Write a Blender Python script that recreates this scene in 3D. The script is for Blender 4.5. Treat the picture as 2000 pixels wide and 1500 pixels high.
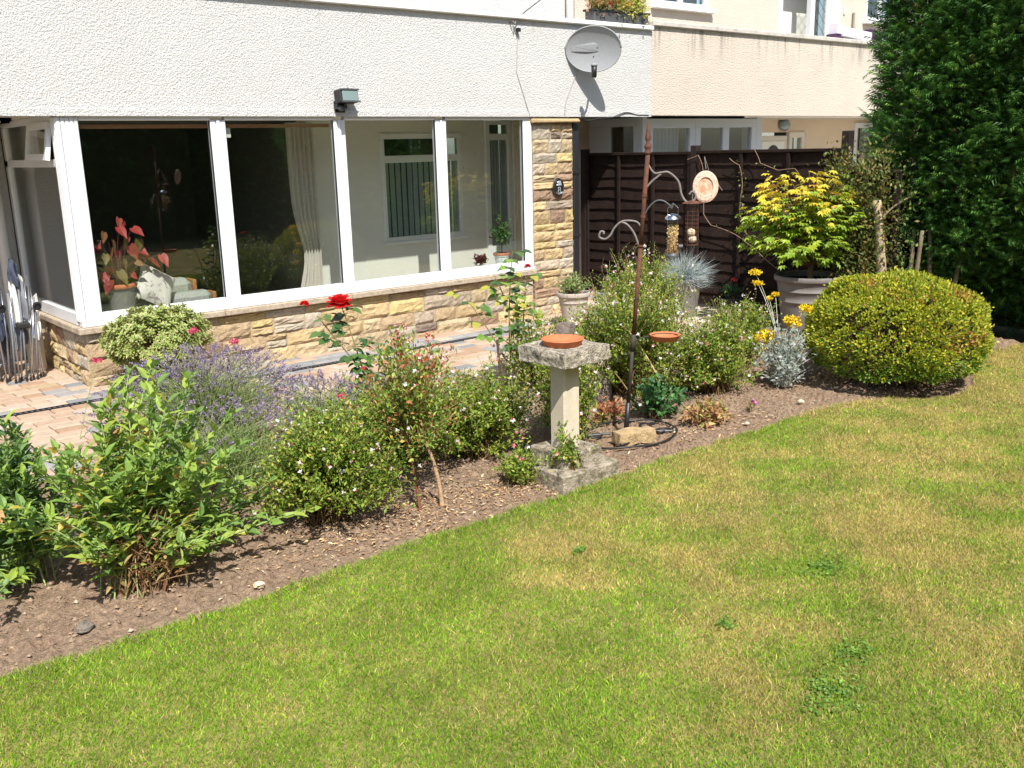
import bpy, math, random
import numpy as np
from mathutils import Vector, Matrix, Euler

# ------------------------------------------------------------------ clean
for o in list(bpy.data.objects): bpy.data.objects.remove(o, do_unlink=True)
S = bpy.context.scene
COL = S.collection
R = random.Random(11)
NR = np.random.default_rng(11)

# ------------------------------------------------------------------ camera
YAW, PITCH, ROLL = 0.692835, 0.242436, -0.024620
CAM = Vector((-2.50, -9.087, 2.05))
fw = Vector((math.sin(YAW)*math.cos(PITCH), math.cos(YAW)*math.cos(PITCH), -math.sin(PITCH)))
rt = fw.cross(Vector((0, 0, 1))).normalized(); up = rt.cross(fw)
r2 = math.cos(ROLL)*rt + math.sin(ROLL)*up; u2 = -math.sin(ROLL)*rt + math.cos(ROLL)*up
cd = bpy.data.cameras.new('camera'); cam = bpy.data.objects.new('camera', cd); COL.objects.link(cam)
cam.matrix_world = Matrix(((r2.x, u2.x, -fw.x, CAM.x), (r2.y, u2.y, -fw.y, CAM.y), (r2.z, u2.z, -fw.z, CAM.z), (0, 0, 0, 1)))
cd.sensor_width = 36; cd.lens = 36*1867.8/2000; cd.clip_start = .05; cd.clip_end = 500
S.camera = cam

# ------------------------------------------------------------------ light
LD = Vector((.45, 1.0, -1.32)).normalized()            # direction the sunlight travels
el = math.asin(-LD.z); az = math.atan2(-LD.x, -LD.y)
w = bpy.data.worlds.new('World'); S.world = w; w.use_nodes = True
nt = w.node_tree; bg = nt.nodes['Background']
sky = nt.nodes.new('ShaderNodeTexSky'); sky.sky_type = 'NISHITA'; sky.sun_disc = False
sky.sun_elevation = el; sky.sun_rotation = az % (2*math.pi); sky.air_density = 1.0; sky.dust_density = 1.2
nt.links.new(sky.outputs[0], bg.inputs[0]); bg.inputs[1].default_value = 0.11
sd = bpy.data.lights.new('sun', 'SUN'); sd.energy = 4.9; sd.angle = math.radians(.53); sd.color = (1, .955, .88)
sun = bpy.data.objects.new('sun', sd); COL.objects.link(sun); sun.location = (-6, -14, 18)
sun.rotation_euler = LD.to_track_quat('-Z', 'Y').to_euler()
S.view_settings.view_transform = 'Standard'; S.view_settings.look = 'None'
S.view_settings.exposure = 0.63; S.view_settings.gamma = 1.0

# ------------------------------------------------------------------ materials
MATS = {}
def mat(name, col=(.5, .5, .5), attr=False, rough=.6, metal=0., spec=.5, var=None, mix=None, bump=None, trans=0., mix2=None, streak=None, gain=1.):
    """procedural material: colour (or per-piece attribute), tonal variation, patches of second colours, bump"""
    m = bpy.data.materials.new(name); m.use_nodes = True; t = m.node_tree; n = t.nodes; l = t.links
    bs = n['Principled BSDF']; out = n['Material Output']
    geo = n.new('ShaderNodeNewGeometry'); pos = geo.outputs['Position']
    if attr:
        a = n.new('ShaderNodeAttribute'); a.attribute_name = 'Col'; c = a.outputs['Color']
        if gain != 1.:
            x = n.new('ShaderNodeVectorMath'); x.operation = 'SCALE'; x.inputs['Scale'].default_value = gain; l.new(c, x.inputs[0]); c = x.outputs[0]
    else:
        a = n.new('ShaderNodeRGB'); a.outputs[0].default_value = (*col, 1); c = a.outputs[0]
    def noise(scale, detail=3, rough_=.6, vec=None):
        x = n.new('ShaderNodeTexNoise'); x.inputs['Scale'].default_value = scale; x.inputs['Detail'].default_value = detail
        x.inputs['Roughness'].default_value = rough_; l.new(vec or pos, x.inputs['Vector']); return x.outputs['Fac']
    def ramp(f, lo, hi):
        x = n.new('ShaderNodeMapRange'); x.inputs[1].default_value = lo; x.inputs[2].default_value = hi; l.new(f, x.inputs[0]); return x
    for mm in (mix, mix2):
        if mm:
            c2, sc, lo, hi = mm[:4]
            f = ramp(noise(sc, 5, .65), lo, hi)
            if len(mm) > 4: f.inputs[4].default_value = mm[4]
            x = n.new('ShaderNodeMix'); x.data_type = 'RGBA'; l.new(f.outputs[0], x.inputs[0]); l.new(c, x.inputs[6]); x.inputs[7].default_value = (*c2, 1); c = x.outputs[2]
    if streak:                                            # vertical dirt runs
        c2, lo, hi, amt = streak[:4]
        mp = n.new('ShaderNodeMapping'); mp.inputs['Scale'].default_value = (9, 9, .7); l.new(pos, mp.inputs[0])
        f = ramp(noise(1.0, 4, .6, mp.outputs[0]), lo, hi); f.inputs[4].default_value = amt
        if len(streak) > 4:                               # rain dirt hangs below the coping only
            sp = n.new('ShaderNodeSeparateXYZ'); l.new(pos, sp.inputs[0]); zr = ramp(sp.outputs[2], streak[4], streak[5]); zm = n.new('ShaderNodeMath'); zm.operation = 'MULTIPLY'; l.new(f.outputs[0], zm.inputs[0]); l.new(zr.outputs[0], zm.inputs[1]); f = zm
        x = n.new('ShaderNodeMix'); x.data_type = 'RGBA'; l.new(f.outputs[0], x.inputs[0]); l.new(c, x.inputs[6]); x.inputs[7].default_value = (*c2, 1); c = x.outputs[2]
    if var:
        f = ramp(noise(var[0], 4), .25, .75); f.inputs[3].default_value = 1-var[1]; f.inputs[4].default_value = 1+var[1]
        x = n.new('ShaderNodeVectorMath'); x.operation = 'SCALE'; l.new(c, x.inputs[0]); l.new(f.outputs[0], x.inputs['Scale']); c = x.outputs[0]
    l.new(c, bs.inputs['Base Color'])
    bs.inputs['Roughness'].default_value = rough; bs.inputs['Metallic'].default_value = metal
    bs.inputs['Specular IOR Level'].default_value = spec
    if bump:
        kind, sc, st, dist = bump
        if kind == 'vor':
            x = n.new('ShaderNodeTexVoronoi'); x.inputs['Scale'].default_value = sc; x.feature = 'SMOOTH_F1'; l.new(pos, x.inputs['Vector']); h = x.outputs['Distance']
        else: h = noise(sc, 4, .65)
        b = n.new('ShaderNodeBump'); b.inputs['Strength'].default_value = st; b.inputs['Distance'].default_value = dist
        l.new(h, b.inputs['Height']); l.new(b.outputs[0], bs.inputs['Normal'])
    if trans:
        tr = n.new('ShaderNodeBsdfTranslucent'); l.new(c, tr.inputs[0])
        x = n.new('ShaderNodeMixShader'); x.inputs[0].default_value = trans
        l.new(bs.outputs[0], x.inputs[1]); l.new(tr.outputs[0], x.inputs[2]); l.new(x.outputs[0], out.inputs[0])
    MATS[name] = m
    return m

def glass_mat(name, tint=(.93, .96, .95), refl=1.0):
    m = bpy.data.materials.new(name); m.use_nodes = True; t = m.node_tree; n = t.nodes; l = t.links
    n.remove(n['Principled BSDF'])
    tr = n.new('ShaderNodeBsdfTransparent'); tr.inputs[0].default_value = (*tint, 1)
    gl = n.new('ShaderNodeBsdfGlossy'); gl.inputs['Roughness'].default_value = .012; gl.inputs[0].default_value = (1, 1, 1, 1)
    fr = n.new('ShaderNodeLayerWeight'); fr.inputs[0].default_value = .5             # Schlick reflectance from the facing ratio
    pw = n.new('ShaderNodeMath'); pw.operation = 'POWER'; pw.inputs[1].default_value = 4.5; l.new(fr.outputs['Facing'], pw.inputs[0])
    mu = n.new('ShaderNodeMath'); mu.operation = 'MULTIPLY_ADD'; mu.inputs[1].default_value = .9; mu.inputs[2].default_value = .085*refl; mu.use_clamp = True; l.new(pw.outputs[0], mu.inputs[0])
    x = n.new('ShaderNodeMixShader'); l.new(mu.outputs[0], x.inputs[0]); l.new(tr.outputs[0], x.inputs[1]); l.new(gl.outputs[0], x.inputs[2])
    l.new(x.outputs[0], n['Material Output'].inputs[0]); MATS[name] = m; return m

mat('render_white', (.665, .66, .645), rough=.9, spec=.2, var=(1.2, .04), streak=((.34, .32, .29), .56, .74, .45, 3.2, 3.55), bump=('noise', 62, 1.0, .028))
mat('render_cream', (.70, .615, .52), rough=.9, spec=.2, var=(1.5, .05), mix=((.46, .40, .33), 2.6, .62, .80, .35), streak=((.20, .17, .14), .50, .66, .75, 3.15, 3.56), bump=('noise', 58, 1.0, .028))
mat('cream_shade_wall', (.74, .60, .46), rough=.9, spec=.2, var=(2, .06), bump=('noise', 75, .8, .02))
mat('upper_white', (.665, .66, .645), rough=.9, spec=.2, var=(1.2, .04), bump=('noise', 62, 1.0, .028))
mat('upper_cream', (.70, .615, .52), rough=.9, spec=.2, var=(1.5, .05), bump=('noise', 58, 1.0, .028))
mat('upvc', (.70, .71, .735), rough=.28, spec=.5, var=(3, .02))
mat('upvc_inner', (.80, .78, .75), rough=.4)
mat('stone', attr=True, gain=.86, rough=.88, spec=.2, var=(22, .26), mix=((.17, .12, .08), 13, .58, .72, .6), mix2=((.56, .46, .33), 31, .56, .70, .6), bump=('noise', 70, 1.0, .016))
mat('mortar', (.44, .36, .26), rough=.95, spec=.1, var=(30, .15), bump=('noise', 90, .6, .008))
mat('sill_stone', (.40, .33, .25), rough=.9, spec=.2, var=(25, .3), mix=((.12, .10, .085), 14, .55, .72, .7), bump=('noise', 70, .8, .01))
mat('coping', (.52, .48, .43), rough=.9, spec=.2, var=(8, .2), mix=((.22, .20, .18), 5, .55, .75, .7), bump=('noise', 60, .6, .01))
mat('coping_white', (.70, .69, .66), rough=.9, spec=.2, var=(8, .08), mix=((.36, .34, .31), 5, .60, .8, .6), bump=('noise', 60, .5, .01))
mat('paver', attr=True, gain=.72, rough=.8, spec=.3, var=(14, .16), mix=((.34, .29, .25), 6, .60, .8, .4), bump=('noise', 60, .4, .006))
mat('joint_sand', (.20, .16, .125), rough=.95, spec=.1, var=(40, .3))
mat('soil', (.295, .205, .14), rough=.97, spec=.1, var=(30, .35), mix=((.35, .255, .18), 4, .45, .7, .8), mix2=((.18, .12, .085), 11, .58, .74, .7), bump=('noise', 60, 1.0, .03))
mat('chip', attr=True, rough=.9, spec=.2)
mat('lawn_soil', (.17, .15, .055), rough=.97, spec=.1, var=(18, .35), mix=((.30, .24, .10), 2.2, .45, .65, .8))
mat('far_ground', (.12, .13, .05), rough=.97, spec=.1, var=(2, .3))
mat('leaf', attr=True, rough=.48, spec=.4, trans=.38, gain=1.15)
mat('leaf_gloss', attr=True, rough=.33, spec=.5, trans=.22)
mat('leaf_matt', attr=True, rough=.75, spec=.2, trans=.34, gain=1.12)
mat('petal', attr=True, rough=.6, spec=.3, trans=.35)
mat('bark', attr=True, rough=.9, spec=.15, var=(40, .3), bump=('noise', 70, .8, .01))
mat('fence_wood', (.019, .0105, .0080), rough=.85, spec=.2, var=(7, .35), mix=((.034, .019, .014), 12, .5, .75, .7), bump=('noise', 35, .7, .012))
mat('fence_post', (.020, .013, .011), rough=.8, spec=.3, var=(10, .3), bump=('noise', 40, .6, .01))
mat('terracotta', (.50, .155, .065), rough=.75, spec=.3, var=(14, .16), mix=((.56, .27, .15), 11, .55, .75, .5), bump=('noise', 80, .3, .004))
mat('weathered_concrete', (.43, .38, .30), rough=.95, spec=.15, var=(16, .28), mix=((.10, .085, .068), 34, .47, .60, .8), mix2=((.58, .53, .45), 44, .54, .66, .7), bump=('noise', 45, 1.0, .025))
mat('pedestal_concrete', (.56, .49, .38), rough=.9, spec=.2, var=(9, .12), mix=((.38, .34, .27), 5, .58, .78, .6), bump=('noise', 90, .4, .006))
mat('base_concrete', (.37, .32, .25), rough=.95, spec=.15, var=(18, .3), mix=((.13, .11, .065), 17, .46, .60, .85), mix2=((.58, .50, .38), 26, .56, .66, .75), bump=('noise', 50, 1.0, .02))
mat('rust', (.135, .052, .030), rough=.85, spec=.3, var=(35, .35), mix=((.055, .035, .028), 20, .45, .65, .8), bump=('noise', 150, .5, .003))
mat('dark_iron', (.045, .036, .032), rough=.7, spec=.4, var=(40, .4), mix=((.13, .06, .04), 25, .55, .75, .6))
mat('grey_iron', (.18, .155, .145), rough=.6, spec=.4, var=(30, .3))
mat('steel', (.55, .56, .60), rough=.25, metal=1.)
mat('dish_grey', (.30, .31, .325), rough=.75, spec=.4, var=(120, .12), mix=((.22, .23, .245), 90, .5, .6, .6))
mat('black_plastic', (.018, .018, .020), rough=.45, spec=.5)
mat('dark_grey_plastic', (.07, .072, .078), rough=.5)
mat('pot_taupe', (.40, .345, .305), rough=.7, spec=.3, var=(10, .06))
mat('pot_grey', (.17, .155, .145), rough=.65, spec=.3, var=(8, .12), mix=((.25, .22, .20), 7, .5, .75, .6))
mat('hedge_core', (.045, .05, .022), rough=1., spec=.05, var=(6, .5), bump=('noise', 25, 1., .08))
mat('porch_tile', (.52, .48, .43), rough=.5)
mat('pale_bounce', (.50, .46, .41), rough=.85, var=(2, .12))
mat('compost', (.03, .022, .016), rough=1., spec=.1, bump=('noise', 90, 1., .02))
mat('lamp_glass', (.20, .27, .27), rough=.12, spec=.6)
mat('white_paint', (.75, .74, .71), rough=.5)
mat('pipe_white', (.70, .68, .66), rough=.4)
mat('chair_navy', (.035, .045, .075), rough=.8, var=(12, .25))
mat('chair_grey', (.16, .17, .19), rough=.8, var=(12, .15))
mat('chair_white', (.62, .61, .585), rough=.85, var=(8, .06))
mat('wood_handle', (.25, .09, .03), rough=.5)
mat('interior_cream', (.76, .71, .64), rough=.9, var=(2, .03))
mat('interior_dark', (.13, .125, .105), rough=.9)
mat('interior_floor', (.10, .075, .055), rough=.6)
mat('curtain_cloth', (.58, .51, .45), rough=.9, var=(20, .05))
mat('sheer_blue', (.36, .40, .46), rough=.9, var=(15, .05))
mat('blind_grey', (.66, .66, .65), rough=.8)
mat('sofa_grey', (.34, .34, .31), rough=.95, var=(70, .25), bump=('noise', 160, .4, .004))
mat('cushion_print', (.62, .56, .50), rough=.95, mix=((.18, .15, .14), 14, .55, .62, .8))
mat('wood_trim', (.38, .17, .07), rough=.5)
mat('clay_plate', (.60, .42, .32), rough=.85, var=(60, .15), mix=((.36, .16, .10), 75, .56, .62, .8), bump=('vor', 60, .5, .006))
mat('clay_orange', (.46, .22, .13), rough=.8, var=(30, .2), mix=((.60, .42, .30), 38, .48, .56, .8))
mat('seed', attr=True, rough=.9)
mat('fat_ball', (.62, .52, .37), rough=.9, var=(60, .2), bump=('noise', 120, .6, .005))
mat('cable_black', (.03, .03, .03), rough=.6)
mat('cable_grey', (.35, .34, .33), rough=.7)
mat('rock_yellow', (.46, .33, .17), rough=.9, var=(16, .25), mix=((.24, .17, .10), 12, .55, .75, .6), bump=('noise', 45, .9, .02))
mat('rock_grey', (.20, .17, .14), rough=.95, var=(20, .3), bump=('noise', 50, 1., .02))
mat('cardboard_white', (.66, .64, .70), rough=.6)
mat('box_purple', (.06, .02, .07), rough=.5)
mat('plaque_black', (.02, .021, .023), rough=.25, spec=.6)
mat('plaque_silver', (.50, .54, .55), rough=.35, metal=.4)
mat('door_cream', (.66, .60, .52), rough=.45)
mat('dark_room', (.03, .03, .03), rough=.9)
mat('slab_stone', (.52, .44, .35), rough=.85, spec=.2, var=(9, .15), bump=('noise', 50, .4, .008))
glass_mat('glass'); glass_mat('glass_dim', (.80, .84, .83), .45); glass_mat('clear_plastic', (.9, .9, .88), .8)

# ------------------------------------------------------------------ mesh builder
WL = {}
class MB:
    def __init__(s): s.V = []; s.T = []; s.Q = []; s.C = []; s.n = 0
    def add(s, V, F, c=(.5, .5, .5)):
        V = np.asarray(V, dtype=np.float64).reshape(-1, 3); k = len(V)
        c = np.asarray(c, dtype=np.float64)
        if c.ndim == 1: c = np.tile(c, (k, 1))
        s.V.append(V); s.C.append(c)
        if isinstance(F, np.ndarray):
            (s.T if F.shape[1] == 3 else s.Q).append(F + s.n)
        else:
            t = [f for f in F if len(f) == 3]; q = [f for f in F if len(f) == 4]
            for f in F:
                if len(f) > 4:
                    t += [(f[0], f[i], f[i+1]) for i in range(1, len(f)-1)]
            if t: s.T.append(np.array(t) + s.n)
            if q: s.Q.append(np.array(q) + s.n)
        s.n += k
    def box(s, lo, hi, c=(.5, .5, .5), rot=None, piv=None):
        x0, y0, z0 = lo; x1, y1, z1 = hi
        V = np.array([(x0, y0, z0), (x1, y0, z0), (x1, y1, z0), (x0, y1, z0), (x0, y0, z1), (x1, y0, z1), (x1, y1, z1), (x0, y1, z1)], float)
        if rot is not None:
            m = np.array(Euler(rot).to_matrix()); p = np.array(piv if piv is not None else V.mean(0)); V = (V-p) @ m.T + p
        s.add(V, [(0, 3, 2, 1), (4, 5, 6, 7), (0, 1, 5, 4), (1, 2, 6, 5), (2, 3, 7, 6), (3, 0, 4, 7)], c); return s
    def bbox(s, lo, hi, bev=.006, c=(.5, .5, .5), jit=0., rot=None):
        """box with chamfered edges"""
        lo = np.array(lo, float); hi = np.array(hi, float); V = []; idx = {}
        for i in range(8):
            sg = np.array([(i & 1), (i >> 1) & 1, (i >> 2) & 1])
            p = np.where(sg == 1, hi, lo); inn = np.where(sg == 1, -bev, bev)
            if jit: p = p + NR.normal(0, jit, 3)
            for a in range(3):
                q = p + inn; q[a] = p[a]; idx[(i, a)] = len(V); V.append(q)
        F = []
        for a in range(3):
            b, c_ = (a+1) % 3, (a+2) % 3
            for sd_ in (0, 1):
                o = sd_ << a; r = [o, o | (1 << b), o | (1 << b) | (1 << c_), o | (1 << c_)]
                if sd_ == 0: r = r[::-1]
                F.append(tuple(idx[(i, a)] for i in r))
            for sb in (0, 1):
                for sc in (0, 1):
                    i0 = (sb << b) | (sc << c_); i1 = i0 | (1 << a)
                    f = (idx[(i0, b)], idx[(i1, b)], idx[(i1, c_)], idx[(i0, c_)])
                    if (sb ^ sc): f = f[::-1]
                    F.append(f)
        for i in range(8):
            f = (idx[(i, 0)], idx[(i, 1)], idx[(i, 2)])
            if bin(i).count('1') % 2 == 0: f = f[::-1]
            F.append(f)
        V = np.array(V)
        if rot is not None:
            p = V.mean(0); V = (V-p) @ np.array(Euler(rot).to_matrix()).T + p
        s.add(V, F, c); return s
    def tube(s, pts, rad, sides=6, c=(.3, .3, .3), cap=True):
        pts = np.asarray(pts, float); k = len(pts)
        rad = np.full(k, rad) if np.isscalar(rad) else np.asarray(rad, float)
        tg = np.gradient(pts, axis=0); tg /= np.linalg.norm(tg, axis=1)[:, None]+1e-9
        ref = np.array([0, 0, 1.]) if abs(tg[0][2]) < .9 else np.array([1., 0, 0])
        a = np.linspace(0, 2*math.pi, sides, endpoint=False); V = []
        u = np.cross(tg[0], ref); u /= np.linalg.norm(u)
        for i in range(k):
            u = u - tg[i]*np.dot(u, tg[i]); u /= np.linalg.norm(u)+1e-9
            v = np.cross(tg[i], u)
            V.append(pts[i] + rad[i]*(np.cos(a)[:, None]*u + np.sin(a)[:, None]*v))
        V = np.concatenate(V); F = []
        for i in range(k-1):
            for j in range(sides):
                j2 = (j+1) % sides
                F.append((i*sides+j, i*sides+j2, (i+1)*sides+j2, (i+1)*sides+j))
        if cap: F += [tuple(range(sides))[::-1], tuple(range((k-1)*sides, k*sides))]
        s.add(V, F, c); return s
    def lathe(s, prof, cen, seg=24, c=(.5, .5, .5), tilt=None, sx=1., sy=1.):
        prof = np.asarray(prof, float); k = len(prof); a = np.linspace(0, 2*math.pi, seg, endpoint=False)
        V = np.zeros((k, seg, 3)); V[:, :, 0] = prof[:, 0:1]*np.cos(a)*sx; V[:, :, 1] = prof[:, 0:1]*np.sin(a)*sy; V[:, :, 2] = prof[:, 1:2]
        V = V.reshape(-1, 3)
        if tilt is not None: V = V @ np.array(Euler(tilt).to_matrix()).T
        V = V + np.array(cen); i, j = np.meshgrid(np.arange(k-1), np.arange(seg), indexing='ij'); j2 = (j+1) % seg
        F = np.stack([i*seg+j, i*seg+j2, (i+1)*seg+j2, (i+1)*seg+j], -1).reshape(-1, 4)
        s.add(V, F, c); return s
    def blob(s, cen, r, seg=12, rings=8, c=(.5, .5, .5), jit=0., sd_=0):
        r = np.array([r]*3 if np.isscalar(r) else r, float); g = np.random.default_rng(sd_)
        prof = [(math.sin(t), -math.cos(t)) for t in np.linspace(0.001, math.pi-.001, rings)]
        n0 = s.n; s.lathe(prof, (0, 0, 0), seg, c)
        V = s.V[-1]
        if jit: V *= (1+g.normal(0, jit, len(V)))[:, None]
        s.V[-1] = V*r+np.array(cen); return s
    def build(s, name, m, parent=None, loc=None, smooth=False):
        V = np.concatenate(s.V); C = np.concatenate(s.C)
        L = np.array(WL[parent.name]) if parent is not None else np.array(loc if loc is not None else (0, 0, 0), float)
        me = bpy.data.meshes.new(name)
        T = np.concatenate(s.T) if s.T else np.zeros((0, 3), int); Q = np.concatenate(s.Q) if s.Q else np.zeros((0, 4), int)
        nl = len(T)*3+len(Q)*4; npol = len(T)+len(Q)
        me.vertices.add(len(V)); me.vertices.foreach_set('co', (V-L).astype(np.float32).ravel())
        me.loops.add(nl); me.loops.foreach_set('vertex_index', np.concatenate([T.ravel(), Q.ravel()]).astype(np.int32))
        me.polygons.add(npol)
        st = np.concatenate([np.arange(len(T))*3, len(T)*3+np.arange(len(Q))*4]).astype(np.int32)
        me.polygons.foreach_set('loop_start', st)
        me.polygons.foreach_set('use_smooth', np.full(npol, bool(smooth)))
        at = me.attributes.new('Col', 'FLOAT_COLOR', 'POINT')
        at.data.foreach_set('color', np.concatenate([C, np.ones((len(C), 1))], 1).astype(np.float32).ravel())
        me.update(calc_edges=True); me.validate()
        me.materials.append(MATS[m])
        return link(name, me, parent, L)

def link(name, me, parent=None, L=(0, 0, 0), mw=None):
    o = bpy.data.objects.new(name, me); COL.objects.link(o)
    WL[o.name] = tuple(L)
    if parent is not None:
        o.parent = parent
        if mw is not None:
            o.matrix_local = Matrix.Translation(-Vector(WL[parent.name])) @ mw
    elif mw is not None: o.matrix_world = mw
    else: o.location = L
    return o
def thing(name, label, cat, loc=(0, 0, 0), group=None):
    o = bpy.data.objects.new(name, None); COL.objects.link(o); o.location = loc; o.empty_display_size = .1
    WL[o.name] = tuple(loc); return tag(o, label, cat, group)
def tag(o, label, cat, group=None):
    o['label'] = label; o['category'] = cat
    if group: o['group'] = group
    return o
def struct(o): o['kind'] = 'structure'; return o
def stuff(o, label=None, cat=None):
    o['kind'] = 'stuff'
    if label: o['label'] = label
    if cat: o['category'] = cat
    return o
def B(lo, hi, name, m, parent=None, bev=0., loc=None):
    k = MB()
    if bev: k.bbox(lo, hi, bev)
    else: k.box(lo, hi)
    return k.build(name, m, parent, loc)

# ------------------------------------------------------------------ leaves
def tpl(name):
    if name == 'dia':  return np.array([(0, 0, 0), (.45, .5, .09), (1, 0, 0), (.45, -.5, .09)]), np.array([(0, 2, 1), (0, 3, 2)])
    if name == 'lance':
        V = [(0, 0, 0), (.3, 0, -.03), (.65, 0, -.03), (1, 0, -.14), (.28, .5, .05), (.62, .40, .04), (.28, -.5, .05), (.62, -.40, .04)]
        return np.array(V), np.array([(0, 1, 4), (0, 6, 1), (1, 2, 5), (1, 5, 4), (1, 6, 7), (1, 7, 2), (2, 3, 5), (2, 7, 3)])
    if name == 'blade':
        return np.array([(0, .5, 0), (0, -.5, 0), (.55, .38, .03), (.55, -.38, .03), (1, 0, -.12)]), np.array([(0, 1, 3), (0, 3, 2), (2, 3, 4)])
    if name == 'sliver': return np.array([(0, .5, 0), (0, -.5, 0), (1, 0, -.08)]), np.array([(0, 1, 2)])
    if name == 'maple':
        ang = [-150, -110, -72, -36, 0, 36, 72, 110, 150]; ln = [.32, .5, .72, .88, 1., .88, .72, .5, .32]
        V = [(.0, 0, 0)]; 
        for i, (a, r) in enumerate(zip(ang, ln)):
            t = math.radians(a); V.append((r*math.cos(t), r*math.sin(t), -.16*r*r))
            if i < 8:
                t2 = math.radians((a+ang[i+1])/2); rr = .56*min(r, ln[i+1])+.10; V.append((rr*math.cos(t2), rr*math.sin(t2), .02))
        F = [(0, i, i+1) for i in range(1, len(V)-1)]
        return np.array(V)*np.array([.62, .62, 1])+np.array([.32, 0, 0]), np.array(F)
    if name in ('heart', 'petal'):
        V = [(0.05, 0, 0)]
        for t in np.linspace(0, 2*math.pi, 13)[:-1]:
            r = .50*(1+.10*math.cos(2*t)); x = .46+r*math.cos(t)*1.05+(.28 if abs(t) < .1 and name == 'heart' else 0); y = r*math.sin(t)*.98*(1.08-.25*max(0, math.cos(t)))
            if abs(t-math.pi) < .1: x = .10
            V.append((x, y, .14*abs(y)-.10*x*x))
        V.append((.45, 0, -.03)); n_ = len(V)-1
        return np.array(V), np.array([(n_, i, i % 12+1) for i in range(1, 13)])
    if name == 'spray':
        V = [(0, 0, 0), (.5, .03, .02), (.5, -.03, .02), (1, 0, -.12)]; F = [(0, 2, 1), (1, 2, 3)]
        for i, x in enumerate((.08, .24, .40, .56, .72)):
            ll = .42*(1-.55*x)
            for sg in (1, -1):
                k = len(V); x0 = x+(.05 if sg > 0 else 0)
                V += [(x0, 0, .01), (x0+.09, 0, .01), (x0+ll*.85, sg*ll*.78, -.05-.06*x)]; F.append((k, k+1, k+2) if sg > 0 else (k, k+2, k+1))
        return np.array(V), np.array(F)
TPL = {k: tpl(k) for k in ('dia', 'lance', 'blade', 'sliver', 'maple', 'heart', 'petal', 'spray')}
def unit(a): return a/(np.linalg.norm(a, axis=-1, keepdims=True)+1e-9)
def leaves(mb, P, D, N, L, W, C, t='dia', curl=0.):
    """batch of leaves: base points P, directions D, approximate normals N, lengths, widths, colours"""
    V, F = TPL[t]; n = len(P)
    D = unit(np.asarray(D, float)); N = np.asarray(N, float); T = unit(np.cross(N, D)); N = np.cross(D, T)
    L = np.broadcast_to(L, (n,)); W = np.broadcast_to(W, (n,))
    X = P[:, None]+V[None, :, 0:1]*(L[:, None, None]*D[:, None])+V[None, :, 1:2]*(W[:, None, None]*T[:, None])+V[None, :, 2:3]*(L[:, None, None]*N[:, None])
    FF = F[None]+(np.arange(n)*len(V))[:, None, None]
    CC = np.repeat(np.asarray(C, float), len(V), 0)
    mb.add(X.reshape(-1, 3), FF.reshape(-1, 3), CC)
def pick(pal, n, var=.15, g=NR):
    """pal: list of (colour, weight)"""
    c = np.array([p[0] for p in pal], float); wt = np.array([p[1] for p in pal], float); i = g.choice(len(pal), n, p=wt/wt.sum())
    return c[i]*np.exp(g.normal(0, var, (n, 1)))
def rdir(n, g=NR): return unit(g.normal(0, 1, (n, 3)))
def leaf_mesh(name, t, L, W, c, m='leaf'):
    mb = MB(); leaves(mb, np.zeros((1, 3)), np.array([[1., 0, 0]]), np.array([[0, 0, 1.]]), L, W, np.array([c]), t)
    o = mb.build(name, m); me = o.data; WL.pop(o.name, None); bpy.data.objects.remove(o); return me
def frame(p, d, nrm, s=1.):
    d = Vector(d).normalized(); tt = Vector(nrm).cross(d)
    if tt.length < 1e-4: tt = Vector((1, .3, 0)).cross(d)
    tt.normalize(); nn = d.cross(tt)
    return Matrix(((d.x*s, tt.x*s, nn.x*s, p[0]), (d.y*s, tt.y*s, nn.y*s, p[1]), (d.z*s, tt.z*s, nn.z*s, p[2]), (0, 0, 0, 1)))
def bez(a, b_, c_, n):
    t = np.linspace(0, 1, n)[:, None]; a, b_, c_ = map(np.asarray, (a, b_, c_))
    return (1-t)**2*a+2*t*(1-t)*b_+t*t*c_
def path_at(pts, t):
    """points and tangents at parameters t (0..1)"""
    pts = np.asarray(pts); k = len(pts)-1; x = np.clip(np.asarray(t)*k, 0, k-1e-6); i = x.astype(int); f = (x-i)[:, None]
    return pts[i]*(1-f)+pts[i+1]*f, unit(pts[i+1]-pts[i])

# =================================================================== GROUND
def grid(x0, x1, y0, y1, dx, zf, name, m, smooth=True):
    xs = np.linspace(x0, x1, int(round((x1-x0)/dx))+1); ys = np.linspace(y0, y1, int(round((y1-y0)/dx))+1)
    X, Y = np.meshgrid(xs, ys, indexing='ij'); Z = zf(X, Y); ny = len(ys)
    i, j = np.meshgrid(np.arange(len(xs)-1), np.arange(ny-1), indexing='ij'); a = i*ny+j
    mb = MB(); mb.add(np.stack([X, Y, Z], -1).reshape(-1, 3), np.stack([a, a+ny, a+ny+1, a+1], -1).reshape(-1, 4)); return mb.build(name, m, smooth=smooth)
def wob(X, Y, f, seed):
    g = np.random.default_rng(seed); z = 0
    for k in range(7):
        a = g.uniform(0, 2*math.pi); ff = f*g.uniform(.6, 1.8); z = z+np.sin((X*math.cos(a)+Y*math.sin(a))*ff+g.uniform(0, 6.28))
    return z/7
struct(grid(-60, 60, -60, 60, 20, lambda X, Y: X*0-.16, 'ground', 'far_ground'))
LEDGE = -5.06                                            # lawn edge, parallel to the house
def edge_y(x): return LEDGE+.018*np.sin(x*3.1+1)+.012*np.sin(x*9.3)+.008*np.sin(x*23+2)-.50*np.exp(-((x-5.35)/.80)**2)*(x > 4.0)
def lawn_z(X, Y): return .012+.012*wob(X, Y, 1.1, 3)
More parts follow.
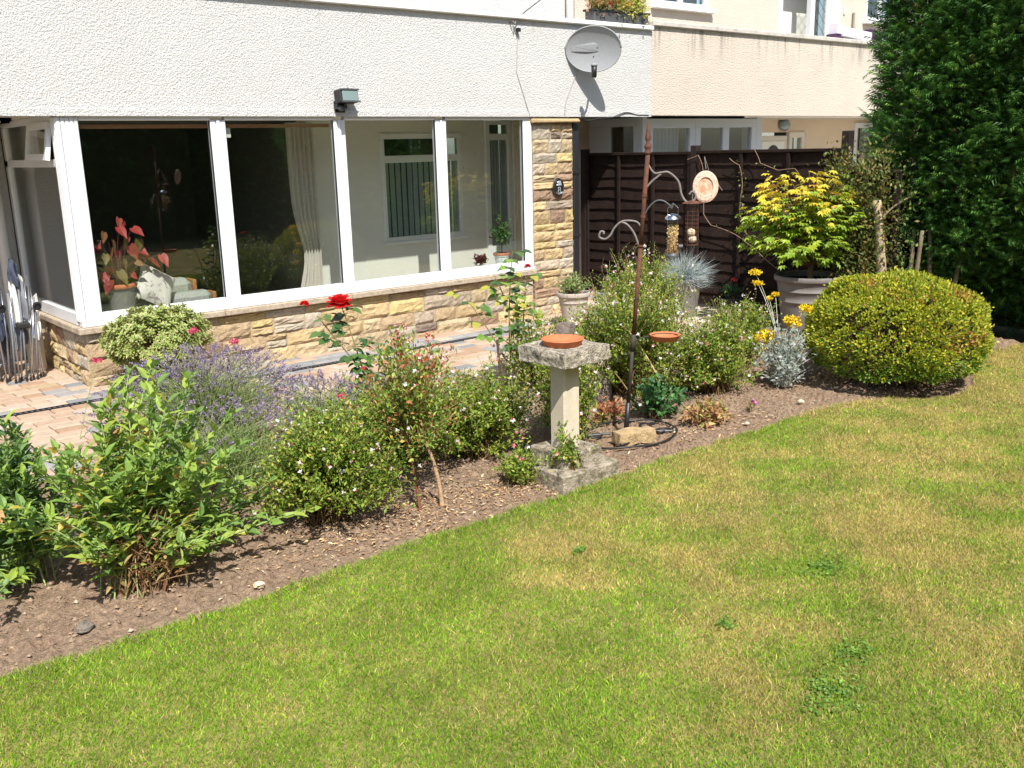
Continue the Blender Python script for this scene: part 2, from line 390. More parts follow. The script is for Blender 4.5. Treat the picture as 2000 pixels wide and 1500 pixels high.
struct(grid(-9, 7.6, -14, -4.9, .10, lambda X, Y: np.where(Y > edge_y(X)-.0, -.09, lawn_z(X, Y)-.010), 'lawn', 'lawn_soil'))
def soil_z(X, Y):
    z = -.012+.014*wob(X, Y, 5, 5)+.010*wob(X, Y, 17, 6)+.008*np.maximum(0, wob(X, Y, 45, 7))*3
    g = np.random.default_rng(4); z = z+g.normal(0, .0035, X.shape)
    z = z+.012*np.maximum(0, wob(X, Y, 70, 8))*2-.028*np.exp(-np.maximum(Y-edge_y(X), 0)/.09)
    return np.where(Y < edge_y(X)-.03, -.10, z)
struct(grid(-6, 7.7, -5.75, -2.42, .025, soil_z, 'soil_bed', 'soil', smooth=False))

# crumbs of soil, stones, dried bits on the bed
mb = MB(); n = 4300
P = np.stack([NR.uniform(-3.2, 6.8, n), LEDGE+NR.uniform(.02, 1.5, n)**1.0, np.zeros(n)], 1); P[:, 2] = soil_z(P[:, 0], P[:, 1])+.004
s = np.minimum(np.exp(NR.normal(-4.85, .45, n)), .013); oct_ = np.array([(1, 0, 0), (0, 1, 0), (-1, 0, 0), (0, -1, 0), (0, 0, .8), (0, 0, -.5)], float)
V = P[:, None]+(oct_[None]*(1+NR.normal(0, .3, (n, 6, 1))))*s[:, None, None]
F = np.array([(0, 1, 4), (1, 2, 4), (2, 3, 4), (3, 0, 4), (1, 0, 5), (2, 1, 5), (3, 2, 5), (0, 3, 5)])
c = pick([((.285, .20, .138), 12), ((.20, .135, .095), 7), ((.32, .235, .165), 5), ((.46, .38, .29), .12)], n, .10)
mb.add(V.reshape(-1, 3), (F[None]+(np.arange(n)*6)[:, None, None]).reshape(-1, 3), np.repeat(c, 6, 0))
stuff(mb.build('soil_crumbs', 'chip'), 'loose crumbs of dry soil and grit lying over the flower bed', 'soil crumbs')
mb = MB(); n = 1700
cx = NR.choice([.5, 1.05, -.2, 2.6, 3.2], n, p=[.36, .26, .16, .12, .10]); P = np.stack([cx+NR.normal(0, .38, n), -4.72+NR.normal(0, .17, n), np.zeros(n)], 1)
P[:, 1] = np.clip(P[:, 1], LEDGE+.03, -3.4); P[:, 2] = soil_z(P[:, 0], P[:, 1])+.008
D = rdir(n); D[:, 2] *= .15; N = rdir(n)*.4+np.array([0, 0, 1.])
leaves(mb, P, D, N, NR.uniform(.015, .045, n), NR.uniform(.004, .014, n), pick([((.52, .36, .19), 5), ((.40, .25, .12), 4), ((.62, .48, .30), 2), ((.25, .13, .07), 2)], n, .2), 'dia')
stuff(mb.build('dead_leaf_litter', 'chip'), 'straw coloured dead leaves and clippings scattered on the soil', 'leaf litter')
# single stones that show on the bed
for i, (x, y, r, m, lab) in enumerate(((-1.50, -4.86, .045, 'rock_grey', 'dark lump of stone on bare soil near the lawn corner'), (-.72, -4.98, .028, 'fat_ball', 'small white stone at the lawn edge right of the leafy clump'),
                                       (4.02, -4.86, .03, 'fat_ball', 'pale flat stone on soil beside the round clipped bush'), (3.22, -4.93, .02, 'fat_ball', 'tiny white pebble on soil by the lawn edge right of the pole'))):
    k = MB().blob((x, y, r*.45), (r, r*.8, r*.6), 9, 6, jit=.14, sd_=i); tag(k.build('stone', m, loc=(x, y, 0)), lab, 'stone')

# =================================================================== PATIO
def patio_z(x, y):
    d = min(max((y+1.25)/.65, 0), 1)*min(max((x-.1)/.5, 0), 1)*(1 if x < 6.3 else 0)
    return -.055*d
struct(B((-7, -2.45, -.14), (7.25, 2.0, -.075), 'patio', 'joint_sand'))
patio = bpy.data.objects['patio']; WL['patio'] = (0, 0, 0)
PC = [(.56, .40, .29), (.60, .46, .34), (.50, .33, .22), (.40, .385, .375), (.30, .31, .32), (.55, .42, .27), (.62, .50, .40)]
PW = [5, 5, 3, 3, 2, 1.5, 2]
pm = {}
def paver_mesh(L, Wd, ci):
    k = (round(L, 3), round(Wd, 3), ci)
    if k not in pm:
        mb = MB(); a, b_ = L/2-.004, Wd/2-.004; e = .007
        V = [(-a, -b_, -.06), (a, -b_, -.06), (a, b_, -.06), (-a, b_, -.06), (-a, -b_, -.008), (a, -b_, -.008), (a, b_, -.008), (-a, b_, -.008), (-a+e, -b_+e, 0), (a-e, -b_+e, 0), (a-e, b_-e, 0), (-a+e, b_-e, 0)]
        F = [(0, 1, 5, 4), (1, 2, 6, 5), (2, 3, 7, 6), (3, 0, 4, 7), (4, 5, 9, 8), (5, 6, 10, 9), (6, 7, 11, 10), (7, 4, 8, 11), (8, 9, 10, 11)]
        mb.add(V, F, PC[ci]); o = mb.build('paver', 'paver'); pm[k] = o.data; WL.pop(o.name, None); bpy.data.objects.remove(o)
    return pm[k]
pav = []
def row(x0, x1, y, d, fixed=None, z=None, cols=None):
    x = x0-R.uniform(0, .15)
    while x < x1:
        L = fixed or R.choice((.165, .215, .265)); pav.append((x+L/2, y, L, d, cols[R.randrange(len(cols))] if cols else R.choices(range(7), PW)[0])); x += L
y = -.60
while y > -2.44: row(-3.6, 7.2, y-.0825, .165); y -= .165
row(.0, 6.1, -.455, .14, .20, cols=[3, 4, 3]); row(.0, 6.1, -.31, .14, .20, cols=[3, 4, 6]); row(.0, 6.1, -.165, .14)
row(.0, 6.1, -.045, .09)
y = -.53
while y < 1.9:
    row(-3.6, -.02, y+.0825, .165)
    if y < 1.1: row(6.2, 7.2, y+.0825, .165)
    y += .165
def vis(p):
    x, y = p[0], p[1]; d = math.hypot(x-CAM.x, y-CAM.y)
    inview = (-1.35 < x < 5.6 and -1.75 < y < -.2) or (-.95 < x < 0 and -2.2 < y < 1.3)
    return d if inview else d+100
pav.sort(key=vis); rest = MB()
for i, (x, y, L, d, ci) in enumerate(pav):
    z = patio_z(x, y)+R.uniform(-.002, .002); me = paver_mesh(L, d, ci)
    if i < 290:
        link('paver', me, patio, (x, y, z), Matrix.Translation((x, y, z)) @ Euler((R.uniform(-.008, .008), R.uniform(-.008, .008), 0)).to_matrix().to_4x4())
    else:
        v = np.array([q.co for q in me.vertices])+np.array([x, y, z]); rest.add(v, [tuple(p.vertices) for p in me.polygons], PC[ci])
o = rest.build('paver_field', 'paver', patio); o['kind'] = 'stuff'
# channel drain
dr = thing('channel_drain', 'long black slotted channel drain set in the paving along the stone wall', 'drain', (0, -.56, 0))
zd = -.047
for x0, x1 in ((-4, .1), (.1, 6.3)):
    z = 0 if x1 < .5 else zd
    B((x0, -.595, z-.05), (x1, -.588, z+.004), 'channel_edge', 'black_plastic', dr); B((x0, -.535, z-.05), (x1, -.528, z+.004), 'channel_edge', 'black_plastic', dr)
    B((x0, -.588, z-.05), (x1, -.535, z-.025), 'channel_floor', 'black_plastic', dr)
mb = MB(); x = -3.9
while x < 6.2:
    z = 0 if x < .1 else zd; mb.box((x, -.588, z-.02), (x+.022, -.535, z+.001)); x += .045
mb.build('grating', 'dark_grey_plastic', dr)['kind'] = 'stuff'
# pale slab along the fence foot
for i in range(3): 
    k = MB().bbox((6.25, -2.05+i*.72, -.05), (7.1, -1.36+i*.72, .022), .01); tag(k.build('paving_slab', 'slab_stone', loc=(6.6, -1.7+i*.72, 0)), ('pale stone slab by the fence, nearest the maple pot', 'pale stone slab by the fence, middle of three', 'pale stone slab by the fence, nearest the stone pillar')[i], 'slab', 'slabs along the fence')

# =================================================================== HOUSE
house = thing('white_house', 'white roughcast house front with stone base bay window under a balcony', 'house', (0, 0, 0))
part = lambda lo, hi, name, m, bev=0, par=None: B(lo, hi, name, m, par or house, bev)
part((-7, -.06, 2.42), (7.53, .14, 3.50), 'balcony_parapet', 'render_white')
part((-7, -.075, 2.405), (7.53, -.0605, 2.465), 'drip_band', 'render_white')
part((-7, -.115, 3.50), (7.53, .20, 3.555), 'coping', 'coping_white', .008)
part((-7, .14, 2.45), (7.53, 1.5, 2.62), 'balcony_floor', 'white_paint')
part((-7, 1.5, 2.42), (7.53, 1.7, 6.5), 'upper_wall', 'upper_white')
part((-7, 1.95, -.1), (-.02, 2.1, 2.45), 'side_wall', 'render_white')
part((-7, 1.5, 2.40), (0.0, 2.1, 2.45), 'side_soffit', 'white_paint')
# --- stones
SC = [((.58, .43, .235), 6), ((.55, .43, .27), 5), ((.49, .36, .22), 3), ((.47, .385, .29), 3), ((.33, .22, .15), 1.2), ((.53, .46, .36), 3), ((.60, .46, .22), 2), ((.27, .21, .17), .5)]
def stone(x0, x1, z0, z1, par, axis='y', face=0., out=-1, depth=.06):
    """rough faced block: front grid pushed out unevenly, edges drawn in; axis is the facing direction"""
    nx, nz = 8, 6; u = np.linspace(0, 1, nx); v = np.linspace(0, 1, nz); U, Vv = np.meshgrid(u, v, indexing='ij')
    ed = np.minimum(np.minimum(U, 1-U)*(x1-x0), np.minimum(Vv, 1-Vv)*(z1-z0)); pr = np.clip(ed/.011, 0, 1)**.5
    ph = NR.uniform(0, 6, 4); bulge = .009+.011*np.sin(U*3+ph[0])*np.sin(Vv*4+ph[1])+NR.normal(0, .004, U.shape)+.003*np.sin(Vv*9+U*3+ph[2])
    h = .006+pr*(.008+np.maximum(bulge, -.006))
    jx = NR.normal(0, .003, U.shape); A = x0+U*(x1-x0)+jx; Bz = z0+Vv*(z1-z0)+NR.normal(0, .003, U.shape)
    fr = np.stack([A, face+out*h, Bz], -1).reshape(-1, 3); idx = np.arange(nx*nz).reshape(nx, nz)
    F = [(idx[i, j], idx[i+1, j], idx[i+1, j+1], idx[i, j+1]) for i in range(nx-1) for j in range(nz-1)]
    per = list(idx[:, 0])+list(idx[-1, 1:])+list(idx[-2::-1, -1])+list(idx[0, -2:0:-1]); bk = fr[per].copy(); bk[:, 1] = face-out*depth
    n0 = nx*nz; k = len(per); F += [(per[i], n0+i, n0+(i+1) % k, per[(i+1) % k]) for i in range(k)]
    V = np.concatenate([fr, bk])
    if axis == 'x': V = V[:, [1, 0, 2]]
    mb = MB(); mb.add(V, F, pick(SC, 1, .10)[0]); return mb.build('stone', 'stone', par)
def courses(a0, a1, z0, z1, hs, ws, par, axis, face, out=-1):
    z = z0
    while z < z1-.02:
        h = R.uniform(*hs)
        if z1-z-h < hs[0]*.7: h = z1-z
        a = a0
        while a < a1-.02:
            wd = R.uniform(*ws)*(1.25 if h < sum(hs)/2 else .9)
            if a1-a-wd < ws[0]*.6: wd = a1-a
            if h > .15 and R.random() < .4 and wd < .36:
                q = R.uniform(.4, .6); stone(a+.005, a+wd-.005, z+.005, z+h*q-.004, par, axis, face, out); stone(a+.005, a+wd-.005, z+h*q+.004, z+h-.005, par, axis, face, out)
            else: stone(a+.005, a+wd-.005, z+.005, z+h-.005, par, axis, face, out)
            a += wd
        z += h
bw = part((.03, .0, -.12), (5.43, .16, .50), 'bay_wall', 'mortar')
courses(.0, 5.43, -.10, .495, (.11, .19), (.22, .55), bw, 'y', 0.0)
bs_ = part((.0, .0, -.12), (.16, 1.95, .50), 'bay_side_wall', 'mortar')
courses(-.0, 1.95, -.02, .495, (.10, .17), (.16, .34), bs_, 'x', 0.0)
pil = part((5.45, -.01, -.1), (6.12, .34, 2.33), 'stone_pillar', 'mortar')
courses(5.44, 6.125, -.08, 2.325, (.085, .18), (.16, .40), pil, 'y', -.01)
k = MB().bbox((5.40, -.10, 2.33), (6.19, .3, 2.395), .012, jit=.006); k.C[-1][:] = (.56, .41, .22); k.build('capstone', 'stone', pil)
for x0, x1 in ((-.065, 1.32), (1.323, 2.76), (2.763, 4.1), (4.103, 5.435)): part((x0, -.085, .495), (x1, .12, .555), 'sill_slab', 'sill_stone', .008)
part((-.065, .123, .495), (.12, 1.93, .555), 'sill_slab', 'sill_stone', .008)
# --- glazing, front
wf = part((-.02, -.055, .556), (5.43, .05, .598), 'window_frame', 'upvc', .006)
def rail(lo, hi, name='rail'): return part(lo, hi, name, 'upvc', .007, wf)
def mullion(x0, x1, z0=.60, z1=2.372):
    k = MB(); w_ = x1-x0
    k.bbox((x0, -.035, z0), (x0+w_*.36, .04, z1), .006); k.bbox((x0+w_*.39, -.045, z0), (x0+w_*.61, .04, z1), .006); k.bbox((x0+w_*.64, -.035, z0), (x1, .04, z1), .006)
    k.box((x0+.01, -.022, z0), (x1-.01, .03, z1)); return k.build('mullion', 'upvc', wf)
edges = [(.17, 1.367), (1.519, 2.698), (2.833, 3.993), (4.141, 5.288)]
for x0, x1 in ((1.367, 1.519), (2.698, 2.833), (3.993, 4.141)): mullion(x0, x1)
rail((5.288, -.035, .60), (5.425, .04, 2.40))
k = MB()                                                  # fluted corner post
for i in range(5): k.bbox((-.015+i*.037, -.042, .60), (-.015+i*.037+.033, .03, 2.40), .006)
for i in range(4): k.bbox((-.026, -.03+i*.036, .60), (.03, -.03+i*.036+.032, 2.40), .006)
k.box((-.015, -.03, .60), (.165, .11, 2.40)); k.build('corner_post', 'upvc', wf)
for x0, x1 in edges:
    rail((x0-.005, -.030, .60), (x1+.005, .035, .672)); rail((x0-.005, -.030, 2.368), (x1+.005, .035, 2.42))
    part((x0-.01, .000, .665), (x1+.01, .008, 2.375), 'pane', 'glass', 0, wf)
    part((x0, .010, .672), (x0+.012, .03, 2.368), 'gasket', 'black_plastic', 0, wf); part((x1-.012, -.022, .672), (x1, -.012, 2.368), 'gasket', 'black_plastic', 0, wf)
# --- glazing, left return
rail((-.02, .11, .556), (.045, 1.93, .672)); rail((-.015, .11, 1.975), (.04, 1.93, 2.045), 'transom'); rail((-.015, .11, 2.36), (.04, 1.93, 2.42))
rail((-.015, 1.83, .672), (.04, 1.93, 2.36)); rail((-.013, .80, 2.045), (.038, .875, 2.36), 'upright')
part((.005, .11, .67), (.013, 1.84, 1.98), 'pane', 'glass', 0, wf); part((.005, .87, 2.04), (.013, 1.84, 2.365), 'pane', 'glass', 0, wf)
sash = MB(); T_ = (0, math.radians(-22), 0); pv = (-.02, .45, 2.36)
for lo, hi in (((-.045, .12, 2.03), (-.005, .80, 2.085)), ((-.045, .12, 2.305), (-.005, .80, 2.36)), ((-.045, .12, 2.085), (-.005, .175, 2.305)), ((-.045, .745, 2.085), (-.005, .80, 2.305))): sash.box(lo, hi, rot=(0, math.radians(10), 0), piv=pv)
so = sash.build('opening_sash', 'upvc', wf); g_ = MB(); g_.box((-.028, .17, 2.08), (-.022, .75, 2.31), rot=(0, math.radians(10), 0), piv=pv); g_.build('pane', 'glass', so)
# --- porch interior
part((3.08, 1.2, .02), (4.02, 1.32, 2.45), 'porch_wall', 'interior_cream'); part((4.02, 1.2, .02), (5.26, 1.32, .93), 'porch_wall', 'interior_cream')
part((4.02, 1.2, 2.25), (5.26, 1.32, 2.45), 'porch_wall', 'interior_cream'); part((5.26, 1.2, .02), (5.66, 1.32, 2.45), 'porch_wall', 'interior_cream')
part((6.12, .34, -.1), (6.2, 1.4, 2.45), 'porch_end_wall', 'interior_cream'); part((.16, .16, -.1), (6.12, 1.32, .10), 'porch_floor', 'porch_tile')
part((0, .05, 2.42), (6.15, 1.5, 2.449), 'porch_ceiling', 'interior_cream'); part((2.98, 1.12, .02), (3.08, 1.32, 2.42), 'wall_end', 'interior_cream')
part((.12, .036, .555), (5.45, .26, .60), 'inner_sill', 'upvc_inner')
iw = part((4.02, 1.17, .93), (5.26, 1.25, .985), 'inner_window', 'upvc_inner', .006)
for lo, hi in (((4.02, 1.17, 2.185), (5.26, 1.25, 2.25)), ((4.02, 1.17, .985), (4.075, 1.25, 2.185)), ((5.2, 1.17, .985), (5.26, 1.25, 2.185)), ((4.075, 1.165, 1.90), (5.2, 1.25, 1.985)), ((3.99, 1.14, .895), (5.29, 1.2, .93))): part(lo, hi, 'rail', 'upvc_inner', .006, iw)
part((4.07, 1.2, .98), (5.2, 1.206, 1.91), 'pane', 'glass_dim', 0, iw); part((4.07, 1.2, 1.98), (5.2, 1.206, 2.19), 'pane', 'glass_dim', 0, iw)
for i in range(13): k = MB(); k.box((4.08+i*.087, 1.235, .99), (4.08+i*.087+.08, 1.239, 1.9), rot=(0, 0, .25)); k.build('blind_slat', 'blind_grey', iw)
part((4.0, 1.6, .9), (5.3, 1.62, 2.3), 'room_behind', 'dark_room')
dp = part((5.66, 1.17, .1), (5.735, 1.26, 2.40), 'inner_door', 'upvc_inner', .006)
for lo, hi in (((6.045, 1.17, .1), (6.12, 1.26, 2.40)), ((5.735, 1.17, 2.15), (6.045, 1.26, 2.235)), ((5.735, 1.17, 2.35), (6.045, 1.26, 2.40)), ((5.735, 1.18, .1), (6.045, 1.26, .75))): part(lo, hi, 'rail', 'upvc_inner', .006, dp)
part((5.73, 1.2, .74), (6.05, 1.206, 2.16), 'pane', 'glass_dim', 0, dp); part((5.73, 1.2, 2.23), (6.05, 1.206, 2.36), 'pane', 'glass_dim', 0, dp)
for i in range(6): part((5.75+i*.05, 1.24, .75), (5.75+i*.05+.042, 1.243, 2.15), 'blind_slat', 'blind_grey', 0, dp)
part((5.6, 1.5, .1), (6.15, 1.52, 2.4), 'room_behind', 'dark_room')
# --- living room
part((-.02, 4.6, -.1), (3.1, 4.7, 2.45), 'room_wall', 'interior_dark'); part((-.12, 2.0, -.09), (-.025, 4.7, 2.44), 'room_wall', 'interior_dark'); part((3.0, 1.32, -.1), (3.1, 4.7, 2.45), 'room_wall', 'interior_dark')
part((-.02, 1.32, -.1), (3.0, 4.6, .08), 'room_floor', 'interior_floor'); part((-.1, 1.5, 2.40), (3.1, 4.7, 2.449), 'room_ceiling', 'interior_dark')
part((.17, .05, 2.30), (2.69, .09, 2.335), 'curtain_track', 'wood_trim'); part((1.53, .05, 2.21), (1.60, .10, 2.30), 'track_bracket', 'interior_cream')
def curtain(x0, x1, y, z0, z1, name, m, folds, amp, parent=None, tie=None):
    k = MB(); nu, nv = 60, 24; U, Vv = np.meshgrid(np.linspace(0, 1, nu), np.linspace(0, 1, nv), indexing='ij')
    cx = (x0+x1)/2; wd = np.ones_like(Vv)
    if tie: wd = 1-tie[1]*np.exp(-((Vv-tie[0])/.16)**2)
    X = x1-(1-U)*(x1-x0)*wd; Y = y+amp*np.sin(U*folds*6.28)*(.6+.4*wd)+.006*np.sin(Vv*9+U*20); Z = z0+Vv*(z1-z0)
    i, j = np.meshgrid(np.arange(nu-1), np.arange(nv-1), indexing='ij'); a = i*nv+j
    k.add(np.stack([X, Y, Z], -1).reshape(-1, 3), np.stack([a, a+nv, a+nv+1, a+1], -1).reshape(-1, 4)); return k.build(name, m, parent, (cx, y, z0), smooth=True)
tag(curtain(2.70, 3.04, 1.05, .14, 2.38, 'curtain', 'curtain_cloth', 6, .022, tie=(.33, .35)), 'long beige curtain tied back behind the second window pane', 'curtain')
# --- cables, hooks, pipes on our wall
pp = part((6.14, -.02, -.02), (6.235, .08, 2.40), 'downpipe', 'black_plastic', .008)
for z in (.9, 1.7): part((6.13, -.03, z), (6.245, .09, z+.04), 'pipe_bracket', 'black_plastic', .004, pp)
k = MB().tube([(-.16, 1.86, 0), (-.16, 1.86, 2.42)], .052, 14); wp = k.build('white_downpipe', 'pipe_white', house, smooth=True)
MB().tube([(-.16, 1.86, 1.93), (-.16, 1.86, 1.99)], .06, 14).build('pipe_socket', 'pipe_white', wp)
MB().tube([(7.46, 1.42, 2.6), (7.46, 1.42, 6)], .055, 12).build('upper_downpipe', 'pipe_white', house, smooth=True)
tag(MB().tube([(5.13, -.075, 3.44), (5.2, -.068, 3.3), (5.18, -.066, 2.9), (5.30, -.066, 2.6), (5.36, -.08, 2.42)], .005, 5).build('wall_cable', 'cable_grey', loc=(5.13, -.07, 3.44)), 'thin grey cable running down the white wall from the wire hook', 'cable')
tag(MB().tube([(5.13, -.12, 3.47), (5.35, -.05, 3.60), (6.3, .3, 4.05), (8.4, 1.0, 5.0)], .006, 5).build('overhead_wire', 'cable_black', loc=(5.13, -.12, 3.47)), 'dark overhead wire rising from the wall hook to upper right', 'wire')
hk = thing('wire_hook', 'small wall hook and clamp holding the overhead wire below the coping', 'hook', (5.13, -.06, 3.44))
MB().tube([(5.09, -.06, 3.46), (5.09, -.12, 3.47), (5.11, -.14, 3.43), (5.13, -.12, 3.47)], .008, 6).build('bracket', 'grey_iron', hk); B((5.17, -.12, 3.36), (5.21, -.07, 3.40), 'clamp', 'black_plastic', hk)
pts = [(6.17+1.3*t, -.085+.01*math.sin(t*9), 2.385-.03*math.sin(t*7)-.012*math.sin(t*17)+.05*t) for t in np.linspace(0, 1, 24)]
tag(MB().tube(pts, .007, 5).build('loose_cable', 'cable_black', loc=(6.17, -.08, 2.38)), 'black cable sagging from pillar cap along the lower edge of the wall', 'cable')

# =================================================================== NEIGHBOUR
nb = thing('cream_house', 'cream roughcast neighbouring house with balcony, seen above the brown fence', 'house', (7.53, 0, 0))
npart = lambda lo, hi, name, m, bev=0, par=None: B(lo, hi, name, m, par or nb, bev)
npart((7.533, -.055, 2.425), (20, .14, 3.56), 'balcony_parapet', 'render_cream'); npart((7.533, -.105, 3.56), (20, .2, 3.625), 'coping', 'coping', .01)
npart((7.533, .14, 2.45), (20, 1.5, 2.62), 'balcony_floor', 'white_paint')
def wall_holes(x0, x1, z0, z1, y, holes, m, t=.18):
    xs = sorted({x0, x1, *[h[0] for h in holes], *[h[1] for h in holes]})
    for a, b_ in zip(xs[:-1], xs[1:]):
        zz = z0
        for h in sorted([h for h in holes if h[0] <= a and h[1] >= b_], key=lambda h: h[2]):
            if h[2] > zz: npart((a, y, zz), (b_, y+t, h[2]), 'wall', m)
            zz = h[3]
        if zz < z1: npart((a, y, zz), (b_, y+t, z1), 'wall', m)
wall_holes(7.533, 20, 2.42, 6.5, 1.4, [(9.2, 10.5, 4.12, 5.5), (12.4, 14.27, 2.62, 5.0), (15.2, 16.25, 4.25, 5.3)], 'upper_cream')
wall_holes(7.2, 20, -.1, 2.45, 1.5, [(12.0, 13.55, -.1, 2.2), (15.2, 16.6, .9, 2.35)], 'cream_shade_wall')
def win(x0, x1, z0, z1, y, nm, mull=(), fr=.07, m='upvc', back='dark_room', depth=.25):
    w_ = npart((x0, y-.03, z0), (x1, y+.05, z0+fr), nm, m, .006)
    npart((x0, y-.03, z1-fr), (x1, y+.05, z1), 'rail', m, .006, w_); npart((x0, y-.03, z0+fr), (x0+fr, y+.05, z1-fr), 'rail', m, .006, w_); npart((x1-fr, y-.03, z0+fr), (x1, y+.05, z1-fr), 'rail', m, .006, w_)
    for q in mull: npart((q-fr*.6, y-.025, z0+fr), (q+fr*.6, y+.045, z1-fr), 'mullion', m, .006, w_)
    npart((x0+fr*.5, y+.005, z0+fr*.5), (x1-fr*.5, y+.01, z1-fr*.5), 'pane', 'glass', 0, w_)
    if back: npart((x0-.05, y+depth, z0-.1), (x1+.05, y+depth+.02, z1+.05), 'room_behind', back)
    return w_
win(9.2, 10.5, 4.12, 5.5, 1.43, 'upper_window', (9.85,)); npart((9.12, 1.3, 4.06), (10.58, 1.45, 4.12), 'window_sill', 'white_paint', .006)
win(15.2, 16.25, 4.25, 5.3, 1.43, 'upper_window', (15.75,)); npart((15.1, 1.3, 4.18), (16.3, 1.45, 4.25), 'window_sill', 'white_paint', .006)
ud = npart((12.4, 1.36, 2.62), (12.48, 1.46, 5.0), 'balcony_doorway', 'upvc', .006); npart((13.33, 1.36, 2.62), (13.45, 1.46, 5.0), 'frame_post', 'upvc', .006, ud); npart((13.83, 1.36, 2.62), (14.27, 1.46, 5.0), 'frame_post', 'upvc', .006, ud)
npart((13.45, 1.40, 2.7), (13.83, 1.41, 4.95), 'leaded_pane', 'glass_dim', 0, ud)
k = MB()
for i in range(12):
    for sg in (1, -1): k.tube([(13.45 if sg > 0 else 13.83, 1.395, 2.7+i*.2), (13.83 if sg > 0 else 13.45, 1.395, 3.05+i*.2)], .005, 4)
k.build('leading', 'dark_grey_plastic', ud); npart((12.3, 1.9, 2.6), (14.4, 1.92, 5.1), 'hall_wall', 'interior_cream')
npart((14.42, 1.37, 4.3), (14.47, 1.40, 4.42), 'bell_push', 'white_paint', .01)
MB().tube([(14.75, 1.36, 2.62), (14.75, 1.36, 4.35)], .04, 8).build('cream_pipe', 'render_cream', nb)
# ground floor bay of the neighbour
win(8.0, 9.06, .6, 2.40, .45, 'bay_window', (), .13); win(9.06, 10.56, .6, 2.40, .45, 'bay_window', (9.80,), .13)
B((7.9, .42, .5), (8.0, .5, 2.42), 'bay_post', 'upvc', nb, .006); npart((7.9, .44, -.1), (10.56, .6, .6), 'bay_wall', 'cream_shade_wall')
npart((10.56, .42, -.1), (10.7, 1.5, 2.42), 'bay_end', 'upvc')
w_ = npart((7.9, .5, .6), (7.96, 1.5, .68), 'side_window', 'upvc', .006)
for lo, hi in (((7.9, .5, 2.3), (7.96, 1.5, 2.42)), ((7.9, .5, .68), (7.96, .6, 2.3)), ((7.9, 1.05, .68), (7.96, 1.5, 2.3))): npart(lo, hi, 'rail', 'upvc', .006, w_)
npart((7.925, .58, .65), (7.93, 1.1, 2.32), 'pane', 'glass_dim', 0, w_); npart((7.9, .5, -.1), (7.96, 1.5, .6), 'bay_wall', 'cream_shade_wall')
tag(curtain(8.16, 8.9, .62, .7, 2.38, 'net_curtain', 'sheer_blue', 9, .03), 'bluish net curtain behind the neighbour bay pane beside the feeder pole', 'curtain')
dd = npart((12.05, 1.47, 0), (12.93, 1.55, 2.14), 'front_door', 'door_cream', .01); npart((12.15, 1.455, 1.2), (12.83, 1.475, 2.05), 'door_panel', 'white_paint', .012, dd)
k = MB(); V = [(12.49+.2*math.cos(t), 1.452, 1.78+.2*math.sin(t)) for t in np.linspace(0, math.pi, 14)]; k.add(V, [tuple(range(14))]); k.build('fanlight', 'black_plastic', dd)
win(13.0, 13.5, .1, 2.2, 1.5, 'side_light', (), .1, 'door_cream'); win(15.2, 16.6, .9, 2.36, 1.5, 'ground_window', (15.9,), .1)
for i in range(8): npart((15.3+i*.15, 1.6, 1.0), (15.3+i*.15+.1, 1.605, 2.3), 'blind_slat', 'curtain_cloth')
lm = thing('wall_lamp', 'oval bulkhead lamp above the cream door of the neighbour', 'lamp', (12.83, 1.48, 2.33))
MB().lathe([(.001, .0), (.15, .0), (.15, .04), (.10, .08), (.001, .09)], (12.83, 1.49, 2.33), 18, tilt=(math.pi/2, 0, 0), sy=.6).build('globe', 'lamp_glass', lm, smooth=True)
MB().tube([(12.83+.155*math.cos(t), 1.47, 2.33+.10*math.sin(t)) for t in np.linspace(0, 6.28, 20)], .014, 6).build('rim', 'grey_iron', lm)
tag(B((15.62, 1.2, 0), (15.8, 1.36, 2.42), 'black_post', 'black_plastic', None, .02, (15.7, 1.3, 0)), 'black square post carrying the balcony in front of the far window', 'post')
# things on the neighbour's balcony wall
bx1 = thing('white_carton', 'white and purple carton tilted on the cream balcony wall by the doorway', 'box', (12.4, .05, 3.63))
MB().bbox((12.15, -.05, 3.64), (13.0, .16, 3.79), .01, rot=(0, .06, 0)).build('carton', 'cardboard_white', bx1); B((11.95, .0, 3.63), (12.2, .15, 3.70), 'purple_side', 'box_purple', bx1); B((13.05, .02, 3.63), (13.2, .15, 3.83), 'purple_side', 'box_purple', bx1); B((12.0, -.02, 3.705), (12.14, .15, 3.86), 'white_flap', 'cardboard_white', bx1)
bx2 = thing('black_bag', 'black and white bag lying on the cream balcony wall beside the carton', 'bag', (13.55, .05, 3.63))
MB().bbox((13.3, -.04, 3.63), (13.85, .15, 3.80), .03, jit=.01).build('bag_body', 'black_plastic', bx2); MB().bbox((13.86, -.03, 3.63), (14.0, .12, 3.78), .02).build('white_end', 'cardboard_white', bx2); MB().bbox((13.32, -.055, 3.66), (13.6, -.041, 3.71), .004, rot=(0, -.15, 0)).build('white_stripe', 'cardboard_white', bx2)

struct(B((7.27, -3.2, -.12), (20, 1.5, -.02), 'neighbour_bounce_slab', 'pale_bounce'))  # added slab, unseen behind the fence, bounces sunlight into the neighbour's recess
